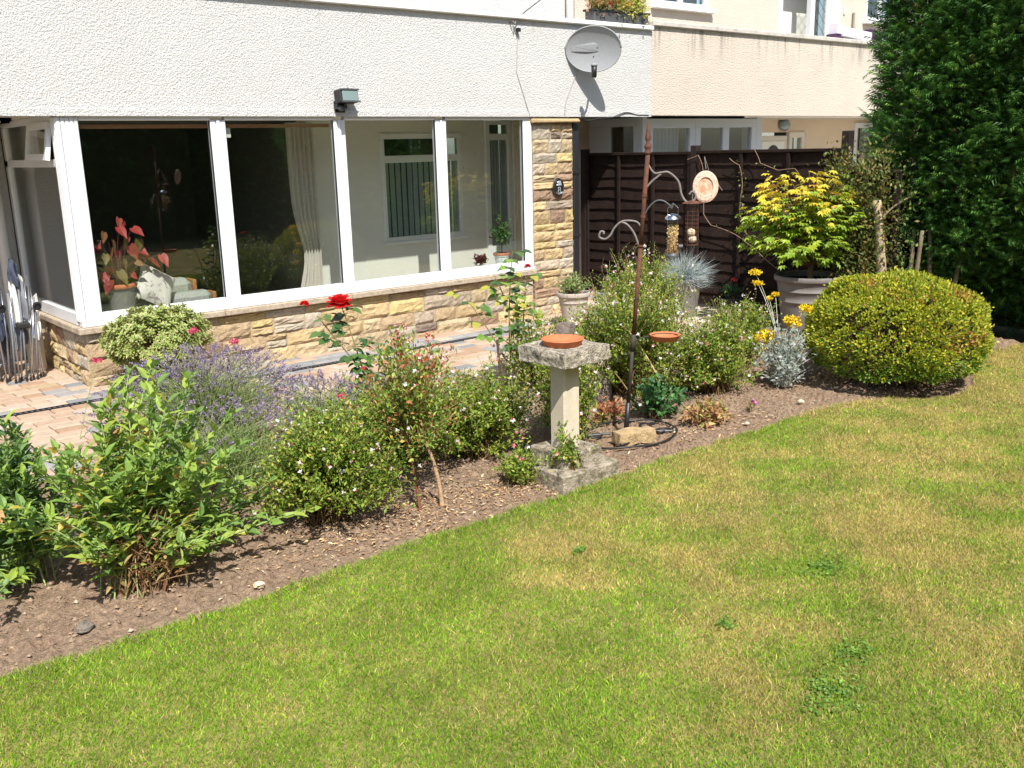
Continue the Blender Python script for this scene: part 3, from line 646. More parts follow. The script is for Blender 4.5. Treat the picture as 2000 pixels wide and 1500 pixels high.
# =================================================================== FENCE
fn = thing('lap_fence', 'dark brown overlapped board fence between the two gardens', 'fence', (7.2, -1.2, 0))
FX = 7.2
posts = [.86, -1.12, -3.22]
for i, y in enumerate(posts):
    h = (2.0, 2.02, 2.14, 2.0)[i]; MB().bbox((FX-.05, y-.05, -.1), (FX+.05, y+.05, h), .008).build('post', 'fence_post', fn)
for a, b_, zt in ((.81, -1.07, 1.94), (-1.17, -3.17, 1.95), (-3.27, -3.85, 1.72)):
    pn = B((FX+.022, b_, .03), (FX+.045, a, zt), 'panel', 'fence_post', fn)
    nb_ = 13; hb = (zt-.06)/nb_
    for q in range(nb_):
        z0 = .05+q*hb; ny = 15; ys = np.linspace(a, b_, ny); k = MB(); ph = R.uniform(0, 6)
        wv = .010*np.sin(ys*3.1+ph)+.006*np.sin(ys*8+ph*2)+NR.normal(0, .0025, ny)
        V = np.concatenate([np.stack([np.full(ny, FX-.012), ys, z0-.018+wv], 1), np.stack([np.full(ny, FX+.012), ys, np.full(ny, z0+hb)], 1), np.stack([np.full(ny, FX+.004), ys, z0-.018+wv], 1)])
        F = [(i, i+1, ny+i+1, ny+i) for i in range(ny-1)]+[(2*ny+i, 2*ny+i+1, i+1, i) for i in range(ny-1)]
        k.add(V, F); k.build('board', 'fence_wood', pn)
    for t in (.0, .335, .665, 1.0):
        y = a+(b_-a)*t; y = min(max(y, b_+.025), a-.025); MB().bbox((FX-.045, y-.022, .03), (FX-.014, y+.022, zt-.03), .004).build('batten', 'fence_wood', pn)
    MB().bbox((FX-.05, b_, zt-.03), (FX+.055, a, zt+.008), .006).build('capping', 'fence_wood', pn)

# =================================================================== BIRD TABLE
bt = thing('bird_table', 'weathered stone bird table with square pedestal and stepped base', 'bird table', (1.48, -4.80, 0))
def rough_block(lo, hi, name, m, par, amp=.012, n=9, seed=0, rotz=0.):
    """block with worn, uneven faces and rounded edges"""
    g = np.random.default_rng(seed); lo = np.array(lo); hi = np.array(hi); cen = (lo+hi)/2; half = (hi-lo)/2; k = MB()
    gx = np.linspace(-1, 1, n)
    ph = g.uniform(0, 6, (3, 6)); fr = g.uniform(4, 26, (3, 6)); dr_ = unit(g.normal(0, 1, (18, 3))).reshape(3, 6, 3)
    for ax in range(3):
        for sg in (-1, 1):
            A, B_ = np.meshgrid(gx, gx, indexing='ij'); P = np.zeros((n, n, 3)); P[..., ax] = sg; P[..., (ax+1) % 3] = A; P[..., (ax+2) % 3] = B_
            q = P*half; rr = min(half)*.13; inner = np.clip(q, -(half-rr), half-rr); d = q-inner; ln = np.linalg.norm(d, axis=-1, keepdims=True)
            q = inner+d/np.maximum(ln, 1e-9)*np.minimum(ln, rr*(1+.25*(ln > rr)))
            for c_ in range(3): q[..., c_] += amp*sum(np.sin((q*dr_[c_, f]).sum(-1)*fr[c_, f]*3+ph[c_, f]) for f in range(6))/3
            i, j = np.meshgrid(np.arange(n-1), np.arange(n-1), indexing='ij'); a = i*n+j
            F = np.stack([a, a+n, a+n+1, a+1], -1).reshape(-1, 4); F = F if sg > 0 else F[:, ::-1]
            v = q.reshape(-1, 3)
            if rotz: v = v @ np.array(Matrix.Rotation(rotz, 3, 'Z')).T
            k.add(v+cen, F.copy())
    return k.build(name, m, par) if par is not None else k.build(name, m, None, (cen[0], cen[1], lo[2]))
MB().bbox((1.245, -5.05, -.05), (1.735, -4.56, .098), .009, jit=.003).build('base_slab', 'base_concrete', bt)
MB().bbox((1.325, -4.97, .09), (1.655, -4.64, .19), .009, jit=.003).build('upper_step', 'base_concrete', bt)
k = MB().bbox((1.422, -4.868, .17), (1.558, -4.732, .765), .010); k.build('pedestal', 'pedestal_concrete', bt)
rough_block((1.285, -5.0, .756), (1.69, -4.60, .850), 'table_top', 'weathered_concrete', bt, .0065, 14, 3, .03)
def saucer(name, cx, cy, z, r, h, label, cat='dish', tilt=None):
    prof = [(.001, .004), (r*.78, .004), (r*.80, 0), (r*.84, .002), (r*.98, h*.86), (r, h*.9), (r, h), (r*.94, h), (r*.80, h*.28), (r*.76, h*.22), (.001, h*.2)]
    k = MB().lathe(prof, (cx, cy, z), 40, tilt=tilt); o = k.build(name, 'terracotta', None, (cx, cy, z), smooth=True); 
    return tag(o, label, cat) if label else o
saucer('terracotta_saucer', 1.475, -4.80, .850, .135, .042, 'orange terracotta saucer resting on the stone bird table')
rk = rough_block((1.60, -4.69, .845), (1.70, -4.595, .945), 'rough_stone', 'rock_grey', None, .008, 7, 9, .5); tag(rk, 'knobbly brown stone on the back corner of the bird table', 'stone')

# =================================================================== FEEDER POLE
fp = thing('feeder_pole', 'leaning rusty bird feeder pole with curled hooks and scrolled base', 'feeder pole', (2.40, -4.47, 0))
PB = np.array([2.40, -4.47, 0]); PT = np.array([2.500, -4.580, 2.12]); pol = lambda z: PB+(PT-PB)*(z/2.12)
MB().tube([pol(-.05), pol(.24)], .019, 12).build('pole_socket', 'black_plastic', fp, smooth=True)
MB().tube([pol(.24), pol(.72)], .014, 12).build('lower_pole', 'dark_iron', fp, smooth=True); MB().tube([pol(.62), pol(.74)], .0175, 12).build('pole_joint', 'dark_iron', fp, smooth=True)
MB().tube([pol(.74), pol(1.35)], .015, 12).build('middle_pole', 'rust', fp, smooth=True); MB().tube([pol(1.35), pol(1.985)], .0155, 12).build('upper_pole', 'rust', fp, smooth=True)
for z in (1.36, 1.70, 1.56): MB().tube([pol(z), pol(z+.014)], .019, 12).build('pole_ring', 'rust', fp)
f0 = pol(1.985); MB().lathe([(.001, 0), (.02, 0), (.024, .008), (.017, .02), (.02, .035), (.026, .045), (.022, .06), (.011, .075), (.017, .09), (.021, .105), (.014, .14), (.006, .19), (.001, .215)], f0, 14).build('finial', 'rust', fp, smooth=True)
ax_r = unit(np.array([.66, -.75, 0])); ax_l = -ax_r
def arm(pts, nm, m='grey_iron', r=.0075):
    P = np.array(pts); t = np.linspace(0, len(P)-1, len(P)*7); i = np.clip(t.astype(int), 0, len(P)-2); f = t-i
    g = lambda k: P[np.clip(k, 0, len(P)-1)]
    f = f[:, None]; C = .5*((2*g(i))+(-g(i-1)+g(i+1))*f+(2*g(i-1)-5*g(i)+4*g(i+1)-g(i+2))*f*f+(-g(i-1)+3*g(i)-3*g(i+1)+g(i+2))*f**3)
    return MB().tube(C, r, 7).build(nm, m, fp, smooth=True)
def pr_(z, u, d): return pol(z)+d*u+np.array([0, 0, 0.])
arm([pol(1.90)+np.array([0, 0, .03]), pol(1.86)+ax_r*.05, pol(1.86)+ax_r*.10, pol(1.86)+ax_r*.15, pol(1.80)+ax_r*.22, pol(1.71)+ax_r*.25, pol(1.66)+ax_r*.29, pol(1.67)+ax_r*.335, pol(1.705)+ax_r*.345, pol(1.73)+ax_r*.32, pol(1.71)+ax_r*.30], 'hook_arm')
arm([pol(1.75), pol(1.80)+ax_r*.04, pol(1.85)+ax_r*.10], 'arm_brace')
arm([pol(1.50)+ax_l*.01, pol(1.53)+ax_l*.04, pol(1.54)+ax_l*.10, pol(1.53)+ax_l*.15, pol(1.49)+ax_l*.19, pol(1.44)+ax_l*.215, pol(1.415)+ax_l*.25, pol(1.43)+ax_l*.29, pol(1.465)+ax_l*.285, pol(1.465)+ax_l*.262, pol(1.45)+ax_l*.262], 'hook_arm')
arm([pol(1.36)+ax_l*.01, pol(1.45)+ax_l*.05, pol(1.51)+ax_l*.10, pol(1.53)+ax_l*.14], 'arm_brace')
arm([pol(1.55)+ax_r*.0, pol(1.62)+ax_r*.03, pol(1.67)+ax_r*.08, pol(1.67)+ax_r*.13, pol(1.64)+ax_r*.175, pol(1.62)+ax_r*.19, pol(1.65)+ax_r*.20], 'small_hook', 'dark_grey_plastic', .006)
# ring holding a terracotta dish
rc = pol(.73)+ax_r*.22+np.array([0, 0, .0])
MB().tube([rc+np.array([.098*math.cos(t), .098*math.sin(t), 0]) for t in np.linspace(0, 2*math.pi, 33)], .005, 6).build('dish_ring', 'dark_iron', fp, smooth=True)
arm([pol(.68), pol(.71)+ax_r*.05, pol(.73)+ax_r*.115], 'ring_arm', 'dark_iron', .005)
saucer('hanging_saucer', rc[0], rc[1], rc[2]-.03, .108, .043, 'terracotta saucer held in the wire ring of the feeder pole')
# scrolled base of black wire lying on the soil
bc = np.array([2.40, -4.50, .012]); MB().tube([bc+np.array([.40*math.cos(t), .30*math.sin(t), .006*math.sin(5*t)]) for t in np.linspace(0, 6.28, 49)], .008, 6).build('base_ring', 'black_plastic', fp, smooth=True)
for a0, sx, sy in ((-.9, .20, -.14), (-.15, .22, .03), (2.5, -.22, .12), (3.9, -.2, -.12)):
    c0 = bc+np.array([sx, sy, .004]); MB().tube([c0+np.array([(.085-.011*t)*math.cos(a0+t), (.065-.008*t)*math.sin(a0+t), .004]) for t in np.linspace(0, 6.6, 40)]+[], .008, 6).build('base_scroll', 'black_plastic', fp, smooth=True)
    MB().tube([bc+np.array([0, .03, .01]), (bc+c0)/2+np.array([0, 0, .01]), c0+np.array([.085*math.cos(a0), .065*math.sin(a0), .004])], .008, 6).build('base_spoke', 'black_plastic', fp)
tag(rough_block((2.16, -4.70, .0), (2.44, -4.57, .085), 'stone_block', 'rock_yellow', None, .008, 8, 21, -.25), 'yellow sandstone lump weighing down the feeder pole base', 'stone')
# seed feeder
sc = pol(1.62)+ax_r*.20; sc = np.array([sc[0], sc[1], 0.])
sf = thing('seed_feeder', 'clear tube seed feeder with steel cap hanging from the pole', 'bird feeder', (sc[0], sc[1], 1.29))
def at(o, dx=0, dy=0, z=0): return (o[0]+dx, o[1]+dy, z)
MB().lathe([(.055, 1.545), (.052, 1.560), (.03, 1.578), (.001, 1.585)], at(sc), 24).build('cap', 'steel', sf, smooth=True); MB().lathe([(.001, 1.545), (.055, 1.545)], at(sc), 24).build('cap_rim', 'steel', sf)
MB().lathe([(.036, 1.30), (.036, 1.546)], at(sc), 24).build('tube', 'clear_plastic', sf, smooth=True)
k = MB(); n = 900; t = NR.uniform(0, 6.28, n); rr = .034*np.sqrt(NR.uniform(.6, 1, n)); zz = NR.uniform(1.305, 1.505, n)
k.blob((sc[0], sc[1], 1.405), (.030, .030, .10), 12, 8, c=(.50, .36, .18))
P = np.stack([sc[0]+rr*np.cos(t), sc[1]+rr*np.sin(t), zz], 1)
cc = np.where((zz > 1.43)[:, None], pick([((.72, .55, .26), 4), ((.60, .42, .20), 2)], n, .15), pick([((.50, .30, .14), 3), ((.62, .42, .20), 3), ((.26, .15, .08), 2)], n, .2))
leaves(k, P, rdir(n), rdir(n), .012, .009, cc); k.build('seed', 'seed', sf)['kind'] = 'stuff'
MB().lathe([(.001, 1.285), (.046, 1.285), (.046, 1.30), (.036, 1.315)], at(sc), 24).build('tray', 'dark_grey_plastic', sf)
MB().tube([at(sc, .03, -.03, 1.36), at(sc, .05, -.05, 1.36)], .014, 8).build('feeding_port', 'dark_grey_plastic', sf)
MB().tube([at(sc, .034*ax_r[0], .034*ax_r[1], 1.55), at(sc, .036*ax_r[0], .036*ax_r[1], 1.62), at(sc, 0, 0, 1.655), at(sc, -.036*ax_r[0], -.036*ax_r[1], 1.62), at(sc, -.034*ax_r[0], -.034*ax_r[1], 1.55)], .0028, 6).build('wire_handle', 'steel', sf)
# fat ball cage
fc = pol(1.68)+ax_r*.325; fc = np.array([fc[0], fc[1], 0.])
cg = thing('fat_ball_feeder', 'rusty wire cage feeder with fat balls hanging from the long hook', 'bird feeder', (fc[0], fc[1], 1.36))
for j in range(10): MB().tube([at(fc, .044*math.cos(t), .044*math.sin(t), 1.375+j*.028) for t in np.linspace(0, 6.284, 25)], .0014, 5).build('wire_hoop', 'rust', cg)
for j in range(8): MB().tube([at(fc, .044*math.cos(j*.785), .044*math.sin(j*.785), 1.375), at(fc, .044*math.cos(j*.785), .044*math.sin(j*.785), 1.628)], .0014, 5).build('wire_upright', 'rust', cg)
MB().lathe([(.001, 1.372), (.046, 1.370), (.046, 1.376)], at(fc), 20).build('floor', 'rust', cg); MB().lathe([(.072, 1.652), (.05, 1.662), (.001, 1.672)], at(fc), 24).build('lid', 'rust', cg, smooth=True)
MB().tube([at(fc, 0, 0, 1.655), at(fc, 0, 0, 1.70), at(fc, .006, 0, 1.73)], .003, 5).build('hanger', 'grey_iron', cg)
for j, (dx, dy, z) in enumerate(((.004, -.004, 1.408), (-.006, .0, 1.455))): MB().blob(at(fc, dx, dy, z), (.030, .030, .027), 12, 8, jit=.03, sd_=j).build('fat_ball', 'fat_ball', cg, smooth=True)
# round clay plaque on the fence side of the hook
pc = pol(1.76)+ax_r*.42+np.array([.10, .10, -.005]); cp = thing('clay_disc', 'round pale clay disc with sunken orange centre hanging beside the feeders', 'ornament', tuple(pc))
tl = (math.radians(82), 0, math.radians(-44))
MB().lathe([(.001, -.012), (.105, -.012), (.118, -.004), (.118, .006), (.105, .012), (.070, .014), (.064, .004)], pc, 36, tilt=tl, sx=.74, sy=.92).build('rim_plate', 'clay_plate', cp, smooth=False)
MB().lathe([(.001, .003), (.066, .003), (.066, .005)], pc, 30, tilt=tl, sx=.74, sy=.92).build('centre', 'clay_orange', cp)
MB().tube([pc+np.array([0, 0, .12]), pc+np.array([.02, .03, .20]), pc+np.array([.06, .02, .10]), pc+np.array([.11, -.06, -.03])], .003, 5).build('hanging_wire', 'grey_iron', cp)

# =================================================================== SATELLITE DISH
sd_t = thing('satellite_dish', 'grey mesh satellite dish with black receiver arm on the white wall', 'satellite dish', (5.95, -.06, 3.02))
DC = np.array([6.20, -.32, 3.19]); nrm = unit(np.array([-.72, -.70, -.24]))
xx = unit(np.cross(np.array([0, 0, 1.]), nrm)); yy = np.cross(nrm, xx)
def dpt(u, v, d): return DC+xx*u+yy*v+nrm*d
k = MB(); seg, rings = 48, 10; V = [dpt(0, 0, -.055)]; F = []
for r_ in range(1, rings+1):
    rr = r_/rings
    for s_ in range(seg): t = 2*math.pi*s_/seg; V.append(dpt(.335*rr*math.cos(t), .268*rr*math.sin(t), -.055*(1-rr*rr)))
for s_ in range(seg): F.append((0, 1+s_, 1+(s_+1) % seg))
for r_ in range(rings-1):
    for s_ in range(seg): a = 1+r_*seg; F.append((a+s_, a+seg+s_, a+seg+(s_+1) % seg, a+(s_+1) % seg))
k.add(V, F); k.build('reflector', 'dish_grey', sd_t, smooth=True)
MB().tube([dpt(.336*math.cos(t), .269*math.sin(t), 0) for t in np.linspace(0, 6.284, 49)], .008, 6).build('rim', 'dish_grey', sd_t, smooth=True)
k = MB(); k.add([dpt(-.27, .04, -.014), dpt(-.27, -.02, -.014), dpt(.02, -.04, -.047), dpt(.06, -.03, -.047), dpt(.06, .05, -.047), dpt(0, .075, -.047)], [(0, 1, 2, 3, 4, 5)]); k.build('bracket_plate', 'dish_grey', sd_t)
for u, v in ((-.02, .0), (.045, .01), (.0, -.09)): MB().blob(dpt(u, v, -.045), .008, 8, 6).build('bolt', 'dark_grey_plastic', sd_t)
MB().tube([dpt(.02, -.27, -.06), dpt(.02, -.31, .10), dpt(.01, -.24, .24)], .014, 8).build('receiver_arm', 'dark_grey_plastic', sd_t)
MB().tube([dpt(.01, -.29, .24), dpt(.01, -.16, .23)], [.032, .036], 12).build('receiver', 'black_plastic', sd_t, smooth=True); MB().tube([dpt(.01, -.16, .23), dpt(.01, -.13, .225)], [.042, .036], 14).build('receiver_cap', 'dish_grey', sd_t, smooth=True)
MB().tube([dpt(0, -.0, -.056), dpt(0, 0, -.10), (6.28, -.12, 3.16), (6.28, -.06, 3.12)], .018, 8).build('wall_arm', 'grey_iron', sd_t); B((6.22, -.085, 3.02), (6.34, -.0595, 3.20), 'wall_plate', 'grey_iron', sd_t)
MB().blob(dpt(-.345, .02, -.03), .025, 10, 6).build('clamp', 'grey_iron', sd_t)
tag(MB().tube([(6.22, -.085, 3.05), (6.08, -.07, 2.8), (5.97, -.068, 2.6), (5.93, -.09, 2.44)], .005, 5).build('dish_cable', 'cable_grey', loc=(6.02, -.08, 2.92)), 'pale cable dropping from the satellite dish to the pillar cap', 'cable')

# =================================================================== FLOODLIGHT, PLAQUE
fl = thing('floodlight', 'black floodlight with motion sensor above the third window post', 'lamp', (2.75, -.06, 2.5))
rz = .12
k = MB().bbox((2.665, -.24, 2.53), (2.90, -.12, 2.665), .012, rot=(-.12, 0, rz)); k.build('housing', 'black_plastic', fl)
MB().bbox((2.69, -.256, 2.545), (2.885, -.244, 2.65), .003, rot=(-.12, 0, rz)).build('lens', 'lamp_glass', fl)
for lo, hi in (((2.668, -.262, 2.532), (2.898, -.246, 2.546)), ((2.668, -.262, 2.650), (2.898, -.246, 2.664))): MB().box(lo, hi, rot=(-.12, 0, rz), piv=(2.78, -.19, 2.6)).build('bezel', 'dark_grey_plastic', fl)
MB().blob((2.80, -.19, 2.675), .012, 8, 5).build('screw', 'black_plastic', fl)
MB().tube([(2.76, -.06, 2.49), (2.76, -.14, 2.49), (2.77, -.17, 2.53)], .018, 8).build('bracket', 'black_plastic', fl)
MB().bbox((2.68, -.17, 2.475), (2.80, -.09, 2.525), .012).build('sensor_body', 'black_plastic', fl); MB().blob((2.72, -.17, 2.48), (.035, .03, .03), 12, 8).build('sensor_eye', 'dark_grey_plastic', fl, smooth=True); B((2.70, -.08, 2.44), (2.82, -.0605, 2.56), 'wall_plate', 'black_plastic', fl, .006)
pq = thing('house_plaque', 'black oval plaque with raised silver lettering on the stone pillar', 'plaque', (5.835, -.045, 1.55))
MB().lathe([(.001, .018), (.075, .018), (.085, .012), (.09, .0)], (5.835, -.05, 1.548), 30, tilt=(math.pi/2, 0, 0), sy=1.3).build('plate', 'plaque_black', pq, smooth=False)
MB().tube([(5.835+.078*math.cos(t), -.07, 1.548+.102*math.sin(t)) for t in np.linspace(0, 6.284, 33)], .005, 5).build('raised_rim', 'plaque_black', pq, smooth=True)
k = MB(); k.blob((5.825, -.070, 1.610), (.026, .006, .018), 8, 6, jit=.1); k.blob((5.85, -.070, 1.606), (.02, .006, .022), 8, 6, jit=.1); k.blob((5.82, -.07, 1.580), (.03, .006, .012), 8, 6, jit=.1, sd_=2); k.blob((5.855, -.07, 1.582), (.024, .006, .014), 8, 6, jit=.1, sd_=3); k.build('crest', 'plaque_silver', pq)
k = MB()
for zc, r_ in ((1.534, .017), (1.497, .021)): k.tube([(5.838+r_*math.cos(t), -.071, zc+r_*math.sin(t)) for t in np.linspace(0, 6.284, 21)], .0045, 5)
k.build('numeral', 'plaque_silver', pq)
MB().tube([(5.835+.058*math.cos(t), -.070, 1.52+.055*math.sin(t)) for t in np.linspace(-2.6, -.5, 14)], .003, 5).build('scroll', 'plaque_silver', pq)

# =================================================================== FOLDED CHAIRS
def folded_chair(ox, oy, tilt, fab, fab2, label, seed, n_t=9):
    g = random.Random(seed); ch = thing('folding_chair', label, 'chair', (ox, oy, 0), 'folded camping chairs by the bay')
    for i in range(n_t):
        x0 = ox+(i-n_t/2)*.032+g.uniform(-.008, .008); y0 = oy+g.uniform(-.12, -.02); tx = g.uniform(-.05, .09); MB().tube([(x0, y0, .02), (x0+tx*.6+tilt*.5, y0+.02, .42), (x0+tx+tilt, y0+.06, g.uniform(.55, .98))], .0085, 8).build('leg', 'steel' if i % 3 else 'chair_grey', ch, smooth=True)
        MB().tube([(x0, y0, .0), (x0, y0, .035)], .012, 8).build('foot_cap', 'black_plastic', ch)
    def cloth(x0, x1, z0, z1, nm, m, yo, sd2, folds=3):
        gg = np.random.default_rng(sd2); k = MB(); nu, nv = 22, 20; U, Vv = np.meshgrid(np.linspace(0, 1, nu), np.linspace(0, 1, nv), indexing='ij')
        wd = .62+.38*np.sin(Vv*2.6+.5); X = ox+x0+(U-.5)*(x1-x0)*wd+(x1-x0)/2+tilt*Vv*.8; Y = oy+yo+.030*np.sin(U*folds*6.28+Vv*2)+.018*np.sin(Vv*7+U*4)+gg.normal(0, .003, U.shape)+.10*Vv; Z = z0+Vv*(z1-z0)+.03*np.sin(U*5+sd2)
        i, j = np.meshgrid(np.arange(nu-1), np.arange(nv-1), indexing='ij'); a = i*nv+j; V = np.stack([X, Y, Z], -1).reshape(-1, 3)
        k.add(V, np.stack([a, a+nv, a+nv+1, a+1], -1).reshape(-1, 4)); k.add(V+np.array([0, .012, 0]), np.stack([a, a+1, a+nv+1, a+nv], -1).reshape(-1, 4)); return k.build(nm, m, ch, smooth=True)
    cloth(-.10, .06, .50, 1.00, 'back_cloth', fab, -.03, seed, 1.7); cloth(-.07, .02, .92, 1.12, 'top_band', 'chair_navy', -.025, seed+1, 1); cloth(.03, .15, .40, .80, 'arm_cloth', fab, -.05, seed+2, 1.2); cloth(-.02, .08, .62, .96, 'seat_cloth', fab2, -.07, seed+3, 1.3); cloth(-.09, .04, .30, .52, 'lower_cloth', fab2, .02, seed+4, 1.3)
    MB().bbox((ox-.06, oy-.10, .50), (ox+.05, oy+.02, .56), .015).build('clip', 'black_plastic', ch); MB().lathe([(.001, 0), (.04, 0), (.04, .01), (.026, .012), (.026, .02)], (ox+.13, oy-.08, .70), 16, tilt=(math.pi/2, 0, 0)).build('cup_ring', 'black_plastic', ch)
    return ch
folded_chair(-.33, .78, .05, 'chair_white', 'chair_grey', 'folded camping chair with off-white cloth leaning nearest the bay window', 31)
folded_chair(-.62, .86, -.02, 'chair_navy', 'chair_grey', 'folded camping chair with navy and grey cloth at the left picture edge', 45, 9)
pa = thing('umbrella', 'furled umbrella with brown wooden handle standing among folded chairs', 'umbrella', (-.47, .95, 0))
MB().tube([(-.47, .95, .0), (-.44, 1.0, .95)], .012, 8).build('shaft', 'dark_grey_plastic', pa); MB().tube([(-.44, 1.0, .93), (-.435, 1.01, 1.10)], .020, 10).build('handle', 'wood_handle', pa, smooth=True); MB().tube([(-.47, .95, .05), (-.46, .97, .4), (-.445, .99, .86)], [.012, .045, .02], 10).build('furled_cloth', 'chair_navy', pa)
tag(B((-.24, 1.05, 0), (-.10, 1.2, .55), 'cream_tub', 'render_cream', None, .02, (-.17, 1.12, 0)), 'short cream plinth block on the paving behind the folded chairs', 'plinth')

# =================================================================== POTS
def pot(name, label, cx, cy, r, h, m, base=.68, rim=.05, z=0., cat='pot', bands=()):
    t = thing(name, label, cat, (cx, cy, z)); rr = r*.93
    prof = [(.001, 0), (r*base, 0), (r*base*1.02, .01)]
    for q in np.linspace(.08, .82, 9):
        x = r*(base+(.93-base)*q); prof.append((x, h*q))
        for b_ in bands:
            if abs(q-b_) < .047: prof += [(x+.0035, h*q+.001), (x+.0045, h*q+.011), (x+.001, h*q+.012)]
    prof += [(rr, h-rim-.004), (r*.985, h-rim), (r, h-rim*.8), (r, h-.008), (r*.985, h), (r*.91, h), (r*.89, h-.02), (r*.87, h-.08)]
    MB().lathe(prof, (cx, cy, z), 44).build('body', m, t, smooth=True); MB().lathe([(.001, h-.05), (r*.9, h-.06)], (cx, cy, z), 28).build('compost', 'compost', t); return t
pot('taupe_pot', 'pale taupe round plant pot at the foot of the stone pillar', 5.40, -.77, .205, .345, 'pot_taupe', .64, .05, 0, bands=(.63,))
pot('large_grey_pot', 'very large grey tub holding the golden maple', 6.72, -3.15, .385, .62, 'pot_grey', .72, .055, 0, bands=(.55, .73))
pot('black_pot', 'black plastic pot under the variegated shrub by the bay', .50, -.42, .19, .26, 'black_plastic', .75, .03, 0)
pot('dark_pot', 'dark grey pot holding the blue grass near the fence', 6.43, -1.62, .22, .48, 'pot_grey', .7, .04, 0)
pot('small_dark_pot', 'small black pot of red flowers below the fence boards', 6.52, -2.26, .15, .30, 'black_plastic', .75, .03, 0)
k = MB()
for i in range(9): k.blob((5.33+.13*math.cos(i*1.3), -.95+.06*math.sin(i*2.1), .02), (.03, .026, .02), 8, 5, jit=.12, sd_=i)
stuff(k.build('pebble_heap', 'fat_ball', loc=(5.33, -.95, 0)), 'little heap of pale pebbles before the taupe pot', 'pebbles')
# window pots
wp1 = pot('terracotta_pot', 'terracotta pot of the red leaved plant inside the left window pane', .46, .30, .14, .27, 'pot_grey', .8, .04, .60)
MB().lathe([(.142, .84), (.147, .845), (.147, .88), (.138, .882)], (.46, .30, 0), 30).build('terracotta_rim', 'terracotta', wp1, smooth=True)
pot('white_pot', 'white pot with leafy shrub on the inner sill of the right pane', 5.06, .16, .10, .17, 'white_paint', .7, .03, .60)
tag(MB().lathe([(.105, .755), (.108, .77), (.10, .785), (.09, .77)], (5.06, .16, 0), 24).build('red_liner', 'terracotta', loc=(5.06, .16, .75)), 'dark red liner rim sitting in the white sill pot', 'pot liner')
pot('tiny_white_pot', 'tiny white pot with dark red plant on the inner sill', 4.68, .14, .055, .09, 'white_paint', .8, .015, .60)
# sofa and cushion
sf_ = thing('sofa', 'grey fabric sofa with light wood arm ends inside the left window', 'sofa', (.95, 1.2, .08))
MB().bbox((.30, .45, .10), (1.30, 1.6, .52), .05).build('seat', 'sofa_grey', sf_); MB().bbox((.55, .42, .45), (1.42, .62, .70), .05).build('arm', 'sofa_grey', sf_); MB().bbox((.60, .62, .45), (1.30, .86, .82), .06).build('back', 'sofa_grey', sf_)
B((1.42, .43, .1), (1.46, .61, .68), 'arm_end', 'wood_trim', sf_, .008); B((1.30, .63, .1), (1.34, .85, .80), 'arm_end', 'wood_trim', sf_, .008)
k = MB(); nu = 15; U, Vv = np.meshgrid(np.linspace(-1, 1, nu), np.linspace(-1, 1, nu), indexing='ij'); i, j = np.meshgrid(np.arange(nu-1), np.arange(nu-1), indexing='ij'); a = i*nu+j
rm_ = np.array(Euler((-.45, .55, .1)).to_matrix())
for sg in (1, -1):
    X = U*.20*(1-.10*(1-Vv**2)*0-.08*(1-Vv*Vv)); Z = Vv*.20*(1-.08*(1-U*U)); Y = -sg*.085*((1-U**4)*(1-Vv**4))**.7
    k.add(np.stack([X, Y, Z], -1).reshape(-1, 3) @ rm_.T+np.array([.82, .38, .80]), np.stack([a, a+nu, a+nu+1, a+1], -1).reshape(-1, 4))
tag(k.build('cushion', 'cushion_print', loc=(.8, .4, .7), smooth=True), 'pale cushion with dark print leaning on the sofa behind the window', 'cushion')
# balcony trough
tr_ = thing('balcony_trough', 'dark trough standing on the white balcony coping', 'trough', (7.0, .05, 3.555))
k = MB(); k.bbox((6.5, -.04, 3.556), (7.5, .14, 3.70), .012); k.build('body', 'dark_grey_plastic', tr_); B((6.48, -.055, 3.69), (7.52, .155, 3.715), 'rim', 'black_plastic', tr_, .004)

